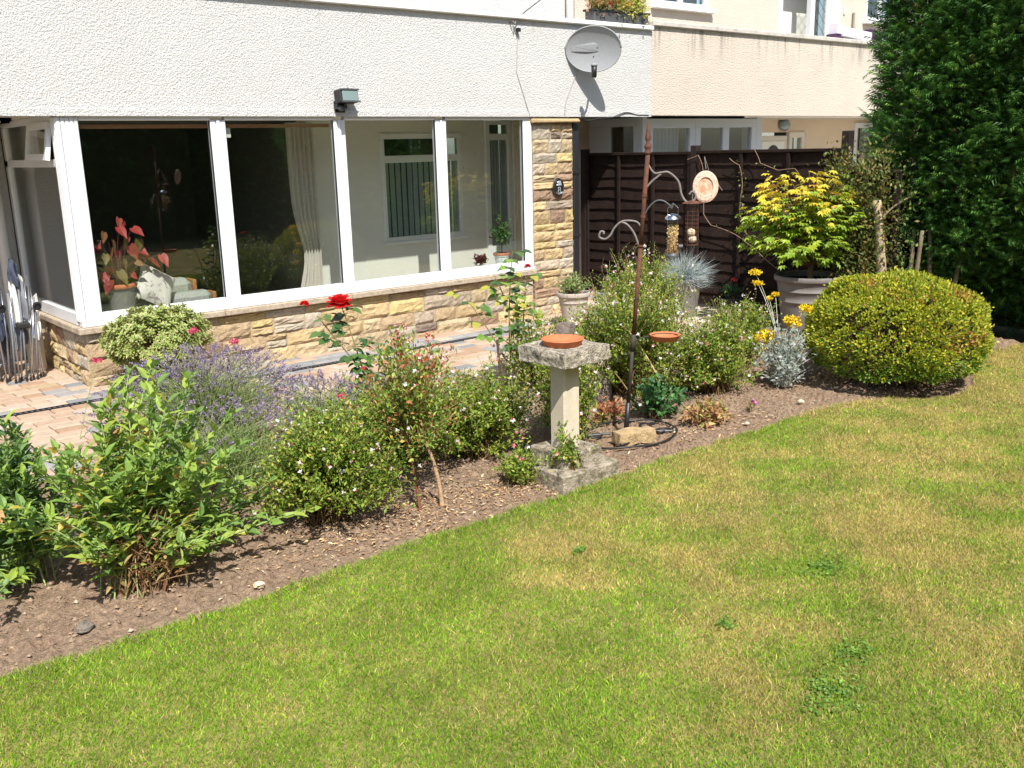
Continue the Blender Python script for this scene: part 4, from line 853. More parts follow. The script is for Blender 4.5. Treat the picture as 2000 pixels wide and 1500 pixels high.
# =================================================================== GRASS
def in_bush(x, y): return ((x-5.18)/.62)**2+((y+5.0)/.60)**2 < 1
def make_grass():
    mb = MB(); fwd2 = np.array([fw.x, fw.y])/math.hypot(fw.x, fw.y); rt2 = np.array([fwd2[1], -fwd2[0]])
    out = []
    for d0, d1, dens in ((1.4, 2.6, 26000), (2.6, 3.6, 38000), (3.6, 5, 32000), (5, 7, 21000), (7, 9.8, 12500)):
        s0 = .62*d1+.9; n = int(dens*(d1-d0)*2*s0); d = NR.uniform(d0, d1, n); s = NR.uniform(-s0, s0, n)
        P = np.stack([CAM.x+fwd2[0]*d+rt2[0]*s, CAM.y+fwd2[1]*d+rt2[1]*s], 1)
        k = (np.abs(s) < .60*d+.75) & (P[:, 1] < edge_y(P[:, 0])+NR.normal(0, .012, n)) & (P[:, 0] < 7.45) & (P[:, 0] > -6) & ~in_bush(P[:, 0], P[:, 1])
        P = P[k]; sc_ = np.full(len(P), 1+.10*max(0, d0-3)); out.append((P, sc_))
    P = np.concatenate([o[0] for o in out]); sc_ = np.concatenate([o[1] for o in out]); n = len(P); x, y = P[:, 0], P[:, 1]
    # dry patches, broad and fine
    dry = .42+.7*wob(x, y, 1.3, 21)+1.0*wob(x, y, 4.2, 22)+.8*wob(x, y, 11, 23)+.12*(x-1.0)-.05*(y+6)
    dry += np.where(x > 4.3, .35, 0)-.55*np.exp(-((y-LEDGE)/.30)**2)*(x < 3.5)
    pd = 1/(1+np.exp(-(dry-.72)*4.5))
    isdry = NR.uniform(0, 1, n) < pd*.78+.10
    g = pick([((.170, .315, .018), 5), ((.235, .375, .024), 4), ((.11, .23, .020), 4), ((.32, .41, .040), 2)], n, .22); dcol = pick([((.49, .375, .135), 5), ((.58, .46, .20), 3), ((.37, .26, .09), 2), ((.40, .37, .075), 4)], n, .17)
    c = np.where(isdry[:, None], dcol, g*(1-.0*pd[:, None]))
    c = c*(1+.22*wob(x, y, 6, 25)+.18*wob(x, y, 24, 27))[:, None]
    # clover and other small broad leaved weeds in the turf
    weeds = []
    for wx, wy, r_ in ((1.45, -6.72, .13), (.50, -7.35, .15), (.80, -7.25, .10), (.62, -6.75, .05), (.70, -5.75, .04)):
        nw = int(260*r_/.1); a_ = NR.uniform(0, 6.28, nw); rr_ = r_*1.1*NR.uniform(0, 1, nw)**.8*(1+.35*np.sin(a_*2+wx)+.2*np.sin(a_*5+wy)); PW_ = np.stack([wx+rr_*np.cos(a_), wy+rr_*.8*np.sin(a_), NR.uniform(.004, .017, nw)], 1)
        DW = rdir(nw); DW[:, 2] = .25; weeds.append((PW_, DW, NR.uniform(.010, .022, nw)))
    z = lawn_z(x, y)-.010; near_edge = np.exp(-((y-edge_y(x))/.06)**2)
    L = NR.gamma(7, .0027, n)*(1+.5*near_edge)*(.92+.2*wob(x, y, 4, 26)); wd = NR.gamma(8, .00028, n)*sc_*1.1
    lean = NR.normal(0, .62, (n, 2))+np.array([.10, -.05]); D = np.concatenate([lean, np.ones((n, 1))], 1)
    far = np.hypot(x-CAM.x, y-CAM.y) > 3.7; NN = rdir(n)+np.array([0, -.2, .2]); PP = np.stack([x, y, z], 1)
    for q, tn, ws in ((~far, 'blade', 1.), (far, 'sliver', 1.35)): leaves(mb, PP[q], D[q], NN[q], L[q], wd[q]*ws, c[q], tn)
    mw_ = MB()
    for PW_, DW, LW in weeds: leaves(mw_, PW_, DW, np.array([0, 0, 1.])+NR.normal(0, .3, (len(PW_), 3)), LW, LW*.75, pick([((.14, .25, .04), 3), ((.18, .30, .045), 2), ((.11, .21, .04), 2)], len(PW_), .2), 'dia')
    stuff(mw_.build('clover_patches', 'leaf'), 'small dark green clover patches scattered in the lawn', 'clover')
    o = mb.build('grass', 'leaf_matt'); return stuff(o, 'short mown lawn grass, green with dry straw patches', 'grass')
make_grass()

# =================================================================== GENERIC SHRUB
def stems_shrub(base, n_st, top_fn, r0=.005, col=(.12, .10, .05), spread=.12, bow=.25, seg=7, g=NR):
    """list of curved stem paths rising from a base"""
    paths = []
    for i in range(n_st):
        a = g.uniform(0, 6.28); b0 = np.array(base)+np.array([math.cos(a), math.sin(a), 0])*spread*math.sqrt(g.uniform(0, 1)); t = np.array(top_fn(g))
        mid = (b0+t)/2+np.array([(b0[0]-t[0])*bow, (b0[1]-t[1])*bow, (t[2]-b0[2])*.16]); paths.append(bez(b0, mid, t, seg))
    return paths
def dome(cx, cy, rx, ry, z0, z1, power=.5, low=0.):
    """random point on the upper shell or inside of a dome"""
    def f(g):
        a = g.uniform(0, 6.28); u = g.uniform(low, 1)**power; h = math.sqrt(max(0., 1-u*u)); q = g.uniform(.72, 1.04)
        return (cx+rx*u*math.cos(a)*q, cy+ry*u*math.sin(a)*q, z0+(z1-z0)*h*q)
    return f
def leafy(mb, paths, per, t0, t1, L, W, pal, tplt='dia', out=.9, droop=0., upb=.35, var=.18, jit=.012, g=NR, lm=None):
    for p_ in paths:
        n = max(1, int(per*g.uniform(.7, 1.3))); t = g.uniform(t0, t1, n); P, T = path_at(p_, t)
        D = unit(g.normal(0, 1, (n, 3)))*out+T*.5+np.array([0, 0, upb-droop]); N = np.array([0, 0, 1.])+g.normal(0, .45, (n, 3))
        leaves(mb, P+g.normal(0, jit, (n, 3)), D, N, g.uniform(*L, n), g.uniform(*W, n), pick(pal, n, var, g), tplt)
def stem_mesh(paths, r0, r1, col, par, name='stems', sides=5, m='bark'):
    mb = MB()
    for p_ in paths: mb.tube(p_, np.linspace(r0, r1, len(p_)), sides, np.array(col)*R.uniform(.75, 1.25), cap=False)
    return mb.build(name, m, par, smooth=True)

# ---- white flowered salvias
SAL = [((.165, .26, .030), 5), ((.24, .32, .045), 4), ((.085, .165, .024), 3), ((.33, .36, .06), 2.5), ((.46, .36, .08), .8)]
def flower_mesh(c1, c2, s):
    mb = MB(); n = 5; a = np.arange(n)*2*math.pi/n; D = np.stack([np.cos(a)*.75, np.sin(a)*.75, np.full(n, .55)], 1)
    leaves(mb, np.zeros((n, 3)), D, np.tile([0, 0, 1.], (n, 1)), s, s*.8, np.array([c1, c1, c1, c2, c1]), 'dia'); mb.blob((0, 0, -s*.25), (s*.22, s*.22, s*.4), 6, 4, c=c2)
    o = mb.build('blossom', 'petal'); me = o.data; WL.pop(o.name, None); bpy.data.objects.remove(o); return me
FLW = [flower_mesh((.80, .76, .74), (.74, .66, .62), .017), flower_mesh((.80, .76, .74), (.60, .08, .09), .017), flower_mesh((.78, .70, .68), (.70, .38, .36), .015)]
FLP = flower_mesh((.70, .36, .34), (.62, .12, .14), .016)
def put_flowers(t, pts, ms, s=(.8, 1.3)):
    for p_ in pts:
        link('blossom', R.choice(ms), t, p_, frame(p_, rdir(1)[0]+np.array([0, 0, .3]), rdir(1)[0], R.uniform(*s)))
def salvia(label, base, cx, cy, rx, ry, z1, n_st, per, nfl, seed, z0=.10, fl=None, pal=SAL, tall=0):
    g = np.random.default_rng(seed); t = thing('salvia_bush', label, 'shrub', (base[0], base[1], 0), 'white flowered bushes in the bed')
    f = dome(cx, cy, rx, ry, z0, z1); paths = stems_shrub((base[0], base[1], 0), n_st, f, g=g, spread=.14, bow=.12)
    extra = [bez(p_[3], (p_[3]+p_[-1])/2+g.normal(0, .05, 3), p_[-1]+g.normal(0, .09, 3)*np.array([1, 1, .6]), 5) for p_ in paths for _ in range(2)]
    stem_mesh(paths, .0045, .0018, (.16, .105, .05), t); mb = MB()
    leafy(mb, paths, per, .22, 1., (.020, .038), (.011, .020), pal, g=g); leafy(mb, extra, per*.8, .1, 1., (.018, .036), (.010, .019), pal, g=g)
    mb.build('foliage', 'leaf', t)
    pts = [p_[-1]+g.normal(0, .03, 3)+np.array([0, 0, .02]) for p_ in paths+extra]; g.shuffle(pts); put_flowers(t, pts[:int(nfl*1.4)], fl or FLW, (.9, 1.5))
    if tall:
        tl_ = [bez(p_[-1], p_[-1]+np.array([0, 0, .06]), p_[-1]+np.array([g.normal(0, .05), g.normal(0, .05), g.uniform(.08, .2)]), 5) for p_ in paths[:tall]]
        stem_mesh(tl_, .0018, .001, (.30, .30, .10), t, 'flower_stalks', 4)['kind'] = 'stuff'; mb = MB(); leafy(mb, tl_, 7, .1, 1., (.010, .02), (.006, .011), [((.30, .36, .08), 3), ((.40, .36, .12), 2), ((.45, .20, .14), 1)], g=g); mb.build('stalk_leaves', 'leaf', t)
    return t
salvia('rounded white flowered bush in front of the lavender, nearest the lawn', (-.02, -4.40), -.02, -4.50, .50, .46, .70, 190, 30, 40, 1, .10)
salvia('low white flowered bush left of the stone bird table', (1.35, -4.08), 1.28, -4.06, .56, .46, .60, 190, 28, 44, 2, .08, tall=60)
salvia('narrow green bush with few white flowers between bird table and pole', (2.05, -4.22), 2.06, -4.22, .27, .30, .70, 100, 28, 26, 3, .04, tall=14)
salvia('tall airy white flowered bush right behind the feeder pole', (3.3, -3.60), 3.32, -3.60, .74, .66, .90, 280, 28, 100, 4, .06, tall=170)
salvia('white flowered bush beside the silver leaved plant', (3.85, -4.12), 3.80, -4.12, .54, .42, .66, 190, 28, 80, 5, .05, tall=80)
salvia('tall white flowered bush in front of the blue grass', (4.2, -2.95), 4.2, -2.95, .62, .52, 1.06, 230, 28, 80, 6, .12, tall=120)
salvia('loose straggling white flowered bush on the patio edge behind the bird table', (2.85, -3.05), 2.85, -3.05, .50, .42, .66, 110, 20, 36, 7, .06, tall=60)
salvia('white flowered bush behind the silver leaved plant', (4.75, -3.7), 4.75, -3.7, .40, .40, .62, 110, 26, 50, 10, .08, tall=30)
salvia('dense green bush filling the bed behind the red tipped shrub', (.85, -3.75), .85, -3.75, .46, .40, .58, 140, 26, 24, 12, .05, tall=40)
salvia('small sprig of pink flowered bush against the bird table plinth', (1.19, -4.72), 1.18, -4.74, .15, .13, .20, 22, 22, 6, 8, .02, fl=[FLP])
salvia('small green sprig growing up the front of the pedestal', (1.37, -4.93), 1.37, -4.95, .07, .06, .34, 12, 20, 1, 9, .16)
# ---- bush with red young leaves on woody legs
t = thing('red_tipped_shrub', 'thin woody shrub with red tipped leaves on two bare brown legs', 'shrub', (.56, -4.66, 0)); g = np.random.default_rng(31)
legs = [bez((.58, -4.70, -.02), (.60, -4.66, .25), (.50, -4.58, .50), 9), bez((.45, -4.66, -.02), (.47, -4.60, .25), (.42, -4.52, .52), 9), bez((.56, -4.72, -.02), (.50, -4.6, .10), (.44, -4.5, .16), 6)]
stem_mesh(legs[:1], .015, .009, (.33, .22, .13), t, 'leg', 7); stem_mesh(legs[1:2], .011, .007, (.24, .10, .06), t, 'leg', 7); stem_mesh(legs[2:], .007, .004, (.25, .15, .09), t, 'leg', 6)
tw = stems_shrub((.47, -4.55, .40), 130, dome(.52, -4.55, .42, .38, .36, 1.06), g=g, spread=.06, bow=.05); stem_mesh(tw, .0026, .0012, (.24, .17, .08), t, 'twigs')
mb = MB(); leafy(mb, tw, 36, .25, 1., (.022, .042), (.011, .020), [((.18, .28, .04), 5), ((.28, .35, .06), 4), ((.40, .13, .07), 1.4), ((.46, .30, .10), 1.6), ((.11, .20, .035), 2)], g=g, jit=.03); mb.build('foliage', 'leaf', t)
mb = MB(); tp = [p_ for p_ in tw if p_[-1][2] > .84][:16]; leafy(mb, tp, 8, .75, 1.05, (.025, .045), (.010, .018), [((.42, .05, .045), 3), ((.50, .12, .08), 2)], g=g); mb.build('red_tips', 'leaf', t)['kind'] = 'stuff'
put_flowers(t, [p_[-1]+np.array([0, 0, .02]) for p_ in tw[:16]], FLW)

# ---- valerian clumps with large leaves
def leafset(nm, tplt, L, W, cols, m='leaf'): return [leaf_mesh(nm, tplt, L*s, W*s2, c, m) for c in cols for s, s2 in ((1, 1), (.85, 1.1))]
VAL = leafset('leaf', 'lance', .10, .036, [(.20, .32, .065), (.25, .36, .06), (.31, .41, .07), (.15, .26, .065)])
VALY = leafset('leaf', 'lance', .10, .036, [(.36, .36, .05), (.45, .36, .07), (.42, .22, .07), (.26, .33, .05)])
VALG = leafset('leaf', 'lance', .085, .028, [(.14, .235, .085), (.17, .27, .09), (.115, .205, .075)])
def valerian(label, base, tops, per, good, bad, pbad, seed, col=(.26, .32, .12), big=1.05):
    g = np.random.default_rng(seed); t = thing('valerian_plant', label, 'plant', (base[0], base[1], 0), 'leafy valerian clumps')
    paths = []
    for q in tops:
        b0 = np.array([base[0]+g.normal(0, .08), base[1]+.03+g.normal(0, .07), -.01]); q = np.array(q); paths.append(bez(b0, (b0+q)/2+np.array([(b0[0]-q[0])*.12, (b0[1]-q[1])*.12, .08]), q, 9))
    stem_mesh(paths, .0045, .003, col, t); sites = []
    for p_ in paths:
        L = np.linalg.norm(p_[-1]-p_[0]); nn = max(3, int(L/per))
        for j, s_ in enumerate(np.linspace(.30, 1., nn)):
            P, T = path_at(p_, np.array([s_])); P, T = P[0], T[0]; a = j*1.57+g.uniform(-.5, .5)
            for k_ in (0, math.pi):
                rad = np.array([math.cos(a+k_), math.sin(a+k_), 0]); d = rad+T*(.55+.6*s_*s_)+np.array([0, 0, -.22*(1-s_)]); sc_ = (1.25-.45*s_)*g.uniform(.75, 1.25)*big
                ms = bad if g.random() < pbad*(1.5-s_) else good; sites.append((ms[g.integers(len(ms))], P, frame(P, d, np.array([0, 0, 1.])+g.normal(0, .3, 3), sc_)))
    sites.sort(key=lambda q: (q[1][1]+.6*q[1][0])-.8*q[1][2]); mbr = MB()          # the nearest leaves are single objects
    for i, (me, P, mw) in enumerate(sites):
        if i < 290: link('leaf', me, t, P, mw)
        else:
            co = np.array([mw @ q.co for q in me.vertices]); cc = np.array([q.color[:3] for q in me.attributes['Col'].data]); mbr.add(co, [tuple(p_.vertices) for p_ in me.polygons], cc)
    if mbr.n: mbr.build('inner_leaves', 'leaf', t)['kind'] = 'stuff'
    mb = MB()
    leafy(mb, paths, 22, .25, .97, (.035, .07), (.011, .02), [((.19, .30, .06), 4), ((.25, .36, .055), 3), ((.13, .23, .055), 2)], 'lance', g=g)
    for p_ in paths: leafy(mb, [p_], 9, .96, 1., (.02, .035), (.010, .015), [((.19, .31, .06), 3), ((.25, .36, .07), 1)], 'lance', upb=1., g=g)
    mb.build('small_leaves', 'leaf', t)['kind'] = 'stuff'; return t, paths
g = np.random.default_rng(5)
tops = [(-1.02+g.normal(0, .36), -4.48+g.normal(0, .25), .0) for _ in range(74)]
tops = [(x, y, max(.24, .84-.50*math.hypot((x+1.05)/.60, (y+4.50)/.55)**1.6+g.normal(0, .13))) for x, y, _ in tops]
vt, vp = valerian('big leafy valerian clump with yellowing leaves at the left of the bed', (-1.13, -4.56), tops, .075, VAL, VALY, .20, 6)
# dead brown stalks and leaves low in the clump
mb = MB(); dp_ = stems_shrub((-1.13, -4.58, 0), 130, dome(-1.10, -4.62, .33, .28, .05, .50), g=g, spread=.15, bow=.1); [mb.tube(p_, .0028, 4, pick([((.27, .18, .095), 3), ((.20, .11, .06), 2), ((.38, .30, .16), 1)], 1)[0], cap=False) for p_ in dp_]
leafy(mb, dp_, 5, .1, .8, (.03, .08), (.008, .02), [((.30, .17, .075), 3), ((.22, .11, .055), 2), ((.42, .31, .14), 1)], 'lance', droop=.9, g=g); mb.build('dead_stalks', 'leaf_matt', vt)
tops = [(-1.55+g.normal(0, .22), -4.12+g.normal(0, .24), .0) for _ in range(56)]; tops = [(x, y, max(.18, .70-.5*math.hypot((x+1.55)/.5, (y+4.12)/.5)**1.6+g.normal(0, .07))) for x, y, _ in tops]
valerian('grey green leafy clump cut by the left picture edge', (-1.55, -4.10), tops, .055, VALG, VAL, .25, 7)
tops = [(-.55+g.normal(0, .12), -4.42+g.normal(0, .10), g.uniform(.18, .42)) for _ in range(8)]
valerian('small leafy shoot leaning out right of the big valerian clump', (-.66, -4.42), tops, .085, VAL, VALY, .22, 8)
def flower_head(t, p_, r, pal, n=70, name='flower_head', m='petal', flat=.6):
    mb = MB(); P = rdir(n)*np.array([1, 1, flat])*r*NR.uniform(.5, 1, (n, 1))+np.array(p_); leaves(mb, P, rdir(n)+np.array([0, 0, .5]), rdir(n), r*.45, r*.35, pick(pal, n, .2), 'dia'); return mb.build(name, m, t)
PINK = [((.62, .08, .16), 4), ((.72, .20, .26), 2), ((.45, .05, .10), 1)]
for i, (bx, by, p_, r_) in enumerate(((-.60, -1.7, (-.30, -1.35, .50), .040), (-.25, -1.9, (.33, -1.75, .70), .042), (.15, -2.2, (.55, -2.02, .62), .042), (-1.1, -4.4, (-1.07, -4.42, .84), .022), (.62, -3.45, (.62, -3.52, .44), .038), (-1.5, -3.5, (-1.52, -3.6, .62), .03))):
    t = thing('pink_flower_stem', ('pink valerian head before the side of the stone bay', 'pink valerian head in front of the variegated shrub', 'pink valerian head above the lavender by the black pot', 'small pink head rising from the big leafy clump', 'pink valerian head at the right end of the lavender', 'small pink head over the grey green clump at left')[i], 'flower', (bx, by, 0))
    P = bez((bx, by, 0), ((bx+p_[0])/2, (by+p_[1])/2, p_[2]*.6), p_, 7); stem_mesh([P], .004, .0025, (.22, .28, .10), t, 'stem'); flower_head(t, p_, r_, PINK)

# ---- lavender
def lavender(label, base, rx, ry, z1, n_st, nsp, seed, fl, stalk=(.24, .28, .12)):
    g = np.random.default_rng(seed); t = thing('lavender', label, 'plant', (base[0], base[1], 0), 'lavender clumps')
    paths = stems_shrub((base[0], base[1], 0), n_st, dome(base[0], base[1], rx, ry, .1, z1*.74), g=g, spread=.25, bow=.15); mb = MB()
    leafy(mb, paths, 34, .3, 1., (.025, .05), (.004, .007), [((.17, .25, .075), 4), ((.22, .31, .07), 3), ((.12, .19, .07), 3), ((.30, .33, .12), 1)], 'blade', out=.55, upb=.8, g=g); mb.build('foliage', 'leaf_matt', t)
    sp = stems_shrub((base[0], base[1], .15), nsp, dome(base[0], base[1], rx*1.08, ry*1.08, .25, z1), g=g, spread=.3, bow=.12); stem_mesh(sp, .0018, .0014, stalk, t, 'flower_stalks', 4); mb = MB()
    for p_ in sp:
        n = int(g.integers(20, 30)); tt = g.uniform(-.005, .055, n); T = unit(p_[-1]-p_[-2]); P = p_[-1]+T*tt[:, None]; leaves(mb, P+g.normal(0, .003, (n, 3)), rdir(n, g)+T*.6, rdir(n, g), .012, .009, pick(fl, n, .2, g), 'dia')
    mb.build('flower_spikes', 'petal', t)['kind'] = 'stuff'; return t
LV = [((.26, .20, .31), 5), ((.33, .27, .35), 4), ((.18, .13, .31), 2), ((.38, .33, .34), 3), ((.22, .18, .19), 1)]
lavender('large faded purple lavender clump in front of the bay corner', (.0, -2.70), .74, .62, .72, 380, 620, 11, LV)
lavender('green lavender clump behind the big leafy valerian', (-.30, -3.55), .58, .50, .54, 240, 120, 16, LV)
lavender('lavender clump spreading toward the rose stem', (.62, -3.20), .42, .46, .52, 120, 170, 12, LV)
lavender('small lavender with blackish seed heads beside the rose stem', (1.02, -3.12), .26, .24, .40, 25, 70, 13, [((.07, .045, .10), 4), ((.13, .09, .17), 2), ((.20, .15, .22), 1)])

# ---- roses
ROSE = leafset('leaf', 'lance', .105, .070, [(.065, .135, .035), (.085, .17, .04), (.05, .11, .035)], 'leaf_gloss'); ROSEY = leafset('leaf', 'lance', .10, .066, [(.20, .32, .05), (.15, .27, .045), (.36, .36, .06)], 'leaf_gloss')
def rose(label, base, canes, seed, young=.25, n_leaf=.085):
    g = np.random.default_rng(seed); t = thing('rose_bush', label, 'rose', (base[0], base[1], 0)); paths = []
    for c in canes: paths.append(bez(c[0], c[1], c[2], 10))
    stem_mesh(paths, .007, .0035, (.20, .19, .07), t, 'canes', 7); mb = MB()
    for ci, p_ in enumerate(paths):
        L = np.linalg.norm(p_[-1]-p_[0]); f0 = canes[ci][3] if len(canes[ci]) > 3 else .35; nn = max(3, int(L*(1-f0)/n_leaf))
        for j, s_ in enumerate(np.linspace(f0, .97, nn)):
            P, T = path_at(p_, np.array([s_])); P, T = P[0], T[0]; a = g.uniform(0, 6.28); rad = np.array([math.cos(a), math.sin(a), .35]); pe = P+unit(rad)*.09; mb.tube([P, (P+pe)/2+np.array([0, 0, .01]), pe], .0016, 4, (.20, .24, .08), cap=False)
            sd_v = np.cross(unit(rad), [0, 0, 1.])
            for q, d in ((pe, unit(rad)*1+np.array([0, 0, -.5])), (P+unit(rad)*.06, sd_v+unit(rad)*.4+np.array([0, 0, -.4])), (P+unit(rad)*.06, -sd_v+unit(rad)*.4+np.array([0, 0, -.4]))):
                me = R.choice(ROSEY if g.random() < young else ROSE); link('leaf', me, t, q, frame(q, d, np.array([0, -.25, 1.])+g.normal(0, .25, 3), g.uniform(.75, 1.2)))
    mb.build('leaf_stalks', 'bark', t); return t
def bloom(t, p_, r, pal=((.70, .012, .018), (.80, .03, .03), (.55, .006, .012))):
    mb = MB()
    for ring, (n, rr, tilt_, L) in enumerate(((5, .16, .95, .6), (7, .35, .75, .75), (9, .55, .5, .85), (11, .7, .22, .9), (11, .75, -.1, .85))):
        a = np.arange(n)*2*math.pi/n+ring*.7; rad = np.stack([np.cos(a), np.sin(a), np.zeros(n)], 1); P = np.array(p_)+rad*rr*r*.5+np.array([0, 0, r*(.10-.06*ring)])
        leaves(mb, P, rad*(1.15-tilt_)+np.array([0, 0, tilt_])+NR.normal(0, .12, (n, 3)), np.array([0, 0, 1.])-rad*.5, L*r, L*r*1.05, pick([(c, 1) for c in pal], n, .1), 'petal')
    return mb.build('bloom', 'petal', t)
r1 = rose('dark leaved rose with one large open red bloom before the stone wall', (1.18, -3.0), [((1.20, -3.0, 0), (1.16, -2.96, .4), (1.02, -2.90, .93), .3), ((1.18, -2.98, .35), (1.0, -2.94, .62), (.86, -2.80, .88), .2), ((1.18, -3.0, .25), (1.26, -3.04, .5), (1.20, -3.08, .66), .3)], 14, .06, .05)
bloom(r1, (1.005, -2.895, .975), .082); bloom(r1, (.80, -2.74, .97), .032)
r2_ = rose('tall lanky rose with light green leaves left of the bird table', (2.52, -3.05), [((2.52, -3.05, 0), (2.50, -3.0, .6), (2.66, -2.92, 1.22), .35), ((2.50, -3.0, .30), (2.36, -2.95, .6), (2.22, -2.80, .88), .35), ((2.55, -3.05, .1), (2.75, -2.95, .55), (2.86, -2.85, .98), .35), ((2.52, -3.05, .45), (2.56, -3.0, .8), (2.48, -2.88, 1.02), .4)], 15, .55, .055)
bloom(r2_, (2.90, -2.83, 1.05), .03); mb = MB(); mb.tube([(2.36, -3.1, .02), (2.34, -3.08, .52)], .010, 6, (.10, .06, .04)); mb.build('cut_cane', 'bark', r2_)
cl = [bez((2.96, -2.7, 0), (2.92, -2.6, .5), (3.1, -2.45, .75), 8), bez((2.96, -2.7, 0), (3.1, -2.7, .4), (3.25, -2.6, .62), 8)]
t = thing('climbing_plant', 'bright green small leaved plant beside the taupe pot', 'plant', (2.96, -2.7, 0)); stem_mesh(cl, .005, .003, (.30, .16, .08), t); mb = MB(); leafy(mb, cl, 34, .25, 1., (.05, .075), (.03, .045), [((.22, .36, .05), 4), ((.32, .42, .06), 2), ((.42, .36, .07), .6)], 'lance', g=np.random.default_rng(4)); mb.build('foliage', 'leaf', t)

# ---- silver plant with yellow flowers
t = thing('silver_ragwort', 'silvery white lobed foliage plant with mustard yellow flower heads', 'plant', (4.42, -4.40, 0)); g = np.random.default_rng(17)
pt = stems_shrub((4.42, -4.42, 0), 120, dome(4.42, -4.42, .30, .27, .06, .54), g=g, spread=.08, bow=.1); stem_mesh(pt, .004, .002, (.50, .50, .45), t); mb = MB()
for p_ in pt: leafy(mb, [p_], 9, .35, 1., (.035, .08), (.022, .045), [((.40, .44, .41), 4), ((.32, .37, .33), 3), ((.48, .52, .49), 2), ((.30, .33, .22), 1)], 'maple', droop=.1, var=.12, g=g, jit=.02)
mb.build('foliage', 'leaf_matt', t); YEL = [((.80, .58, .02), 4), ((.85, .68, .05), 3), ((.66, .42, .02), 1)]
for p_, r_ in (((4.306, -4.17, .965), .040), ((4.32, -4.19, .875), .036), ((4.41, -4.31, .78), .026), ((4.38, -4.27, .745), .024), ((4.56, -4.52, .66), .045), ((4.485, -4.43, .56), .05), ((4.50, -4.44, .52), .045), ((4.36, -4.27, .43), .055), ((4.33, -4.23, .40), .05), ((4.40, -4.30, .36), .045), ((4.37, -4.26, .30), .03)):
    P = bez((4.42, -4.40, .1), (4.40, -4.36, p_[2]*.6), p_, 7); stem_mesh([P], .0035, .0025, (.46, .48, .38), t, 'flower_stem'); flower_head(t, p_, r_*1.3, YEL, 130, flat=.5)
# ---- low clumps by the pole
def clump(name, label, cx, cy, rx, ry, z1, n_st, per, L, W, pal, tplt, seed, cat='plant', m='leaf', droop=0., stemc=(.2, .15, .08), up_=.3):
    g = np.random.default_rng(seed); t = thing(name, label, cat, (cx, cy, 0)); p_ = stems_shrub((cx, cy, 0), n_st, dome(cx, cy, rx, ry, .03, z1), g=g, spread=min(rx, ry)*.4, bow=.1); stem_mesh(p_, .003, .0015, stemc, t); mb = MB(); leafy(mb, p_, per, .35, 1., L, W, pal, tplt, droop=droop, upb=up_, g=g); mb.build('foliage', m, t); return t, p_
clump('cranesbill', 'dense dark green leafy mound right of the pole foot', 2.92, -4.30, .28, .24, .30, 60, 12, (.035, .06), (.02, .035), [((.055, .15, .045), 4), ((.075, .19, .05), 3), ((.04, .11, .035), 2)], 'lance', 18)
clump('withered_plant', 'withered orange and tan foliage clump at the lawn side of the bed', 3.02, -4.70, .25, .16, .17, 50, 12, (.03, .065), (.014, .03), [((.44, .27, .12), 3), ((.36, .18, .09), 3), ((.50, .38, .17), 2), ((.27, .27, .08), 2)], 'lance', 19, m='leaf_matt', droop=.3)
clump('withered_fern', 'small rusty withered tuft close behind the pole', 2.52, -4.18, .2, .14, .20, 30, 10, (.03, .06), (.01, .02), [((.40, .16, .08), 3), ((.48, .26, .12), 2)], 'lance', 20, m='leaf_matt', droop=.2)
t, p_ = clump('pink_bedding', 'small sprig with two bright pink flowers on bare soil', 3.55, -4.72, .08, .06, .09, 10, 8, (.02, .03), (.006, .01), [((.28, .30, .12), 2), ((.36, .24, .12), 2)], 'dia', 22)
FPK = flower_mesh((.75, .20, .52), (.70, .30, .55), .022); put_flowers(t, [(3.52, -4.76, .10), (3.58, -4.74, .06)], [FPK])
st = [bez((3.30, -4.10, 0), (3.18, -4.0, .40), (3.02, -3.86, .64), 8), bez((3.32, -4.1, 0), (3.28, -4.0, .30), (3.05, -3.9, .50), 8), bez((3.0, -4.0, .05), (2.9, -3.98, .2), (2.76, -4.0, .33), 8)]
t = thing('dead_shrub', 'bundle of bare straw coloured stems leaning inside the white flowered bushes', 'dead shrub', (3.3, -4.1, 0)); [stem_mesh([q_], .007, .004, (.50, .36, .18), t, 'stem', 6) for q_ in st]
tag(rough_block((2.78, -3.72, .30), (3.12, -3.50, .36), 'flat_stone', 'slab_stone', None, .006, 6, 40), 'pale flat stone slab glimpsed among the bushes right of the pole', 'stone')
tag(rough_block((2.85, -3.7, -.02), (3.05, -3.52, .31), 'stone_prop', 'rock_grey', None, .006, 6, 41), 'grey stone prop under the pale slab among the bushes', 'stone')

# ---- variegated shrub in the black pot
def whorl_shrub(name, label, base, cen, rad, n, pal_in, pal_ed, L, W, seed, cat='shrub'):
    g = np.random.default_rng(seed); t = thing(name, label, cat, base); paths = []; mb = MB()
    for i in range(n):
        d = unit(g.normal(0, 1, 3)*np.array([1, 1, .8])+np.array([0, 0, .35])); e = np.array(cen)+d*np.array(rad)*g.uniform(.72, 1.04); paths.append(bez(base, (np.array(base)+e)/2+np.array([0, 0, .05]), e, 6)); T = unit(d+np.array([0, 0, .6]))
        for j in range(5):
            q = e-T*j*.017; a = np.arange(4)*1.57+j*.78; u = unit(np.cross(T, [.3, .2, 1.])); v = np.cross(T, u); D = np.cos(a)[:, None]*u+np.sin(a)[:, None]*v+T*(.9-.12*j); k_ = g.uniform(.8, 1.2)
            PP = np.tile(q, (4, 1)); leaves(mb, PP, D, np.tile(T, (4, 1)), L*k_, W*k_, pick(pal_ed, 4, .1, g), 'lance'); leaves(mb, PP+T*.0015, D, np.tile(T, (4, 1)), L*k_*.85, W*k_*.5, pick(pal_in, 4, .1, g), 'lance')
    stem_mesh(paths, .006, .003, (.22, .15, .09), t); mb.build('foliage', 'leaf', t); return t
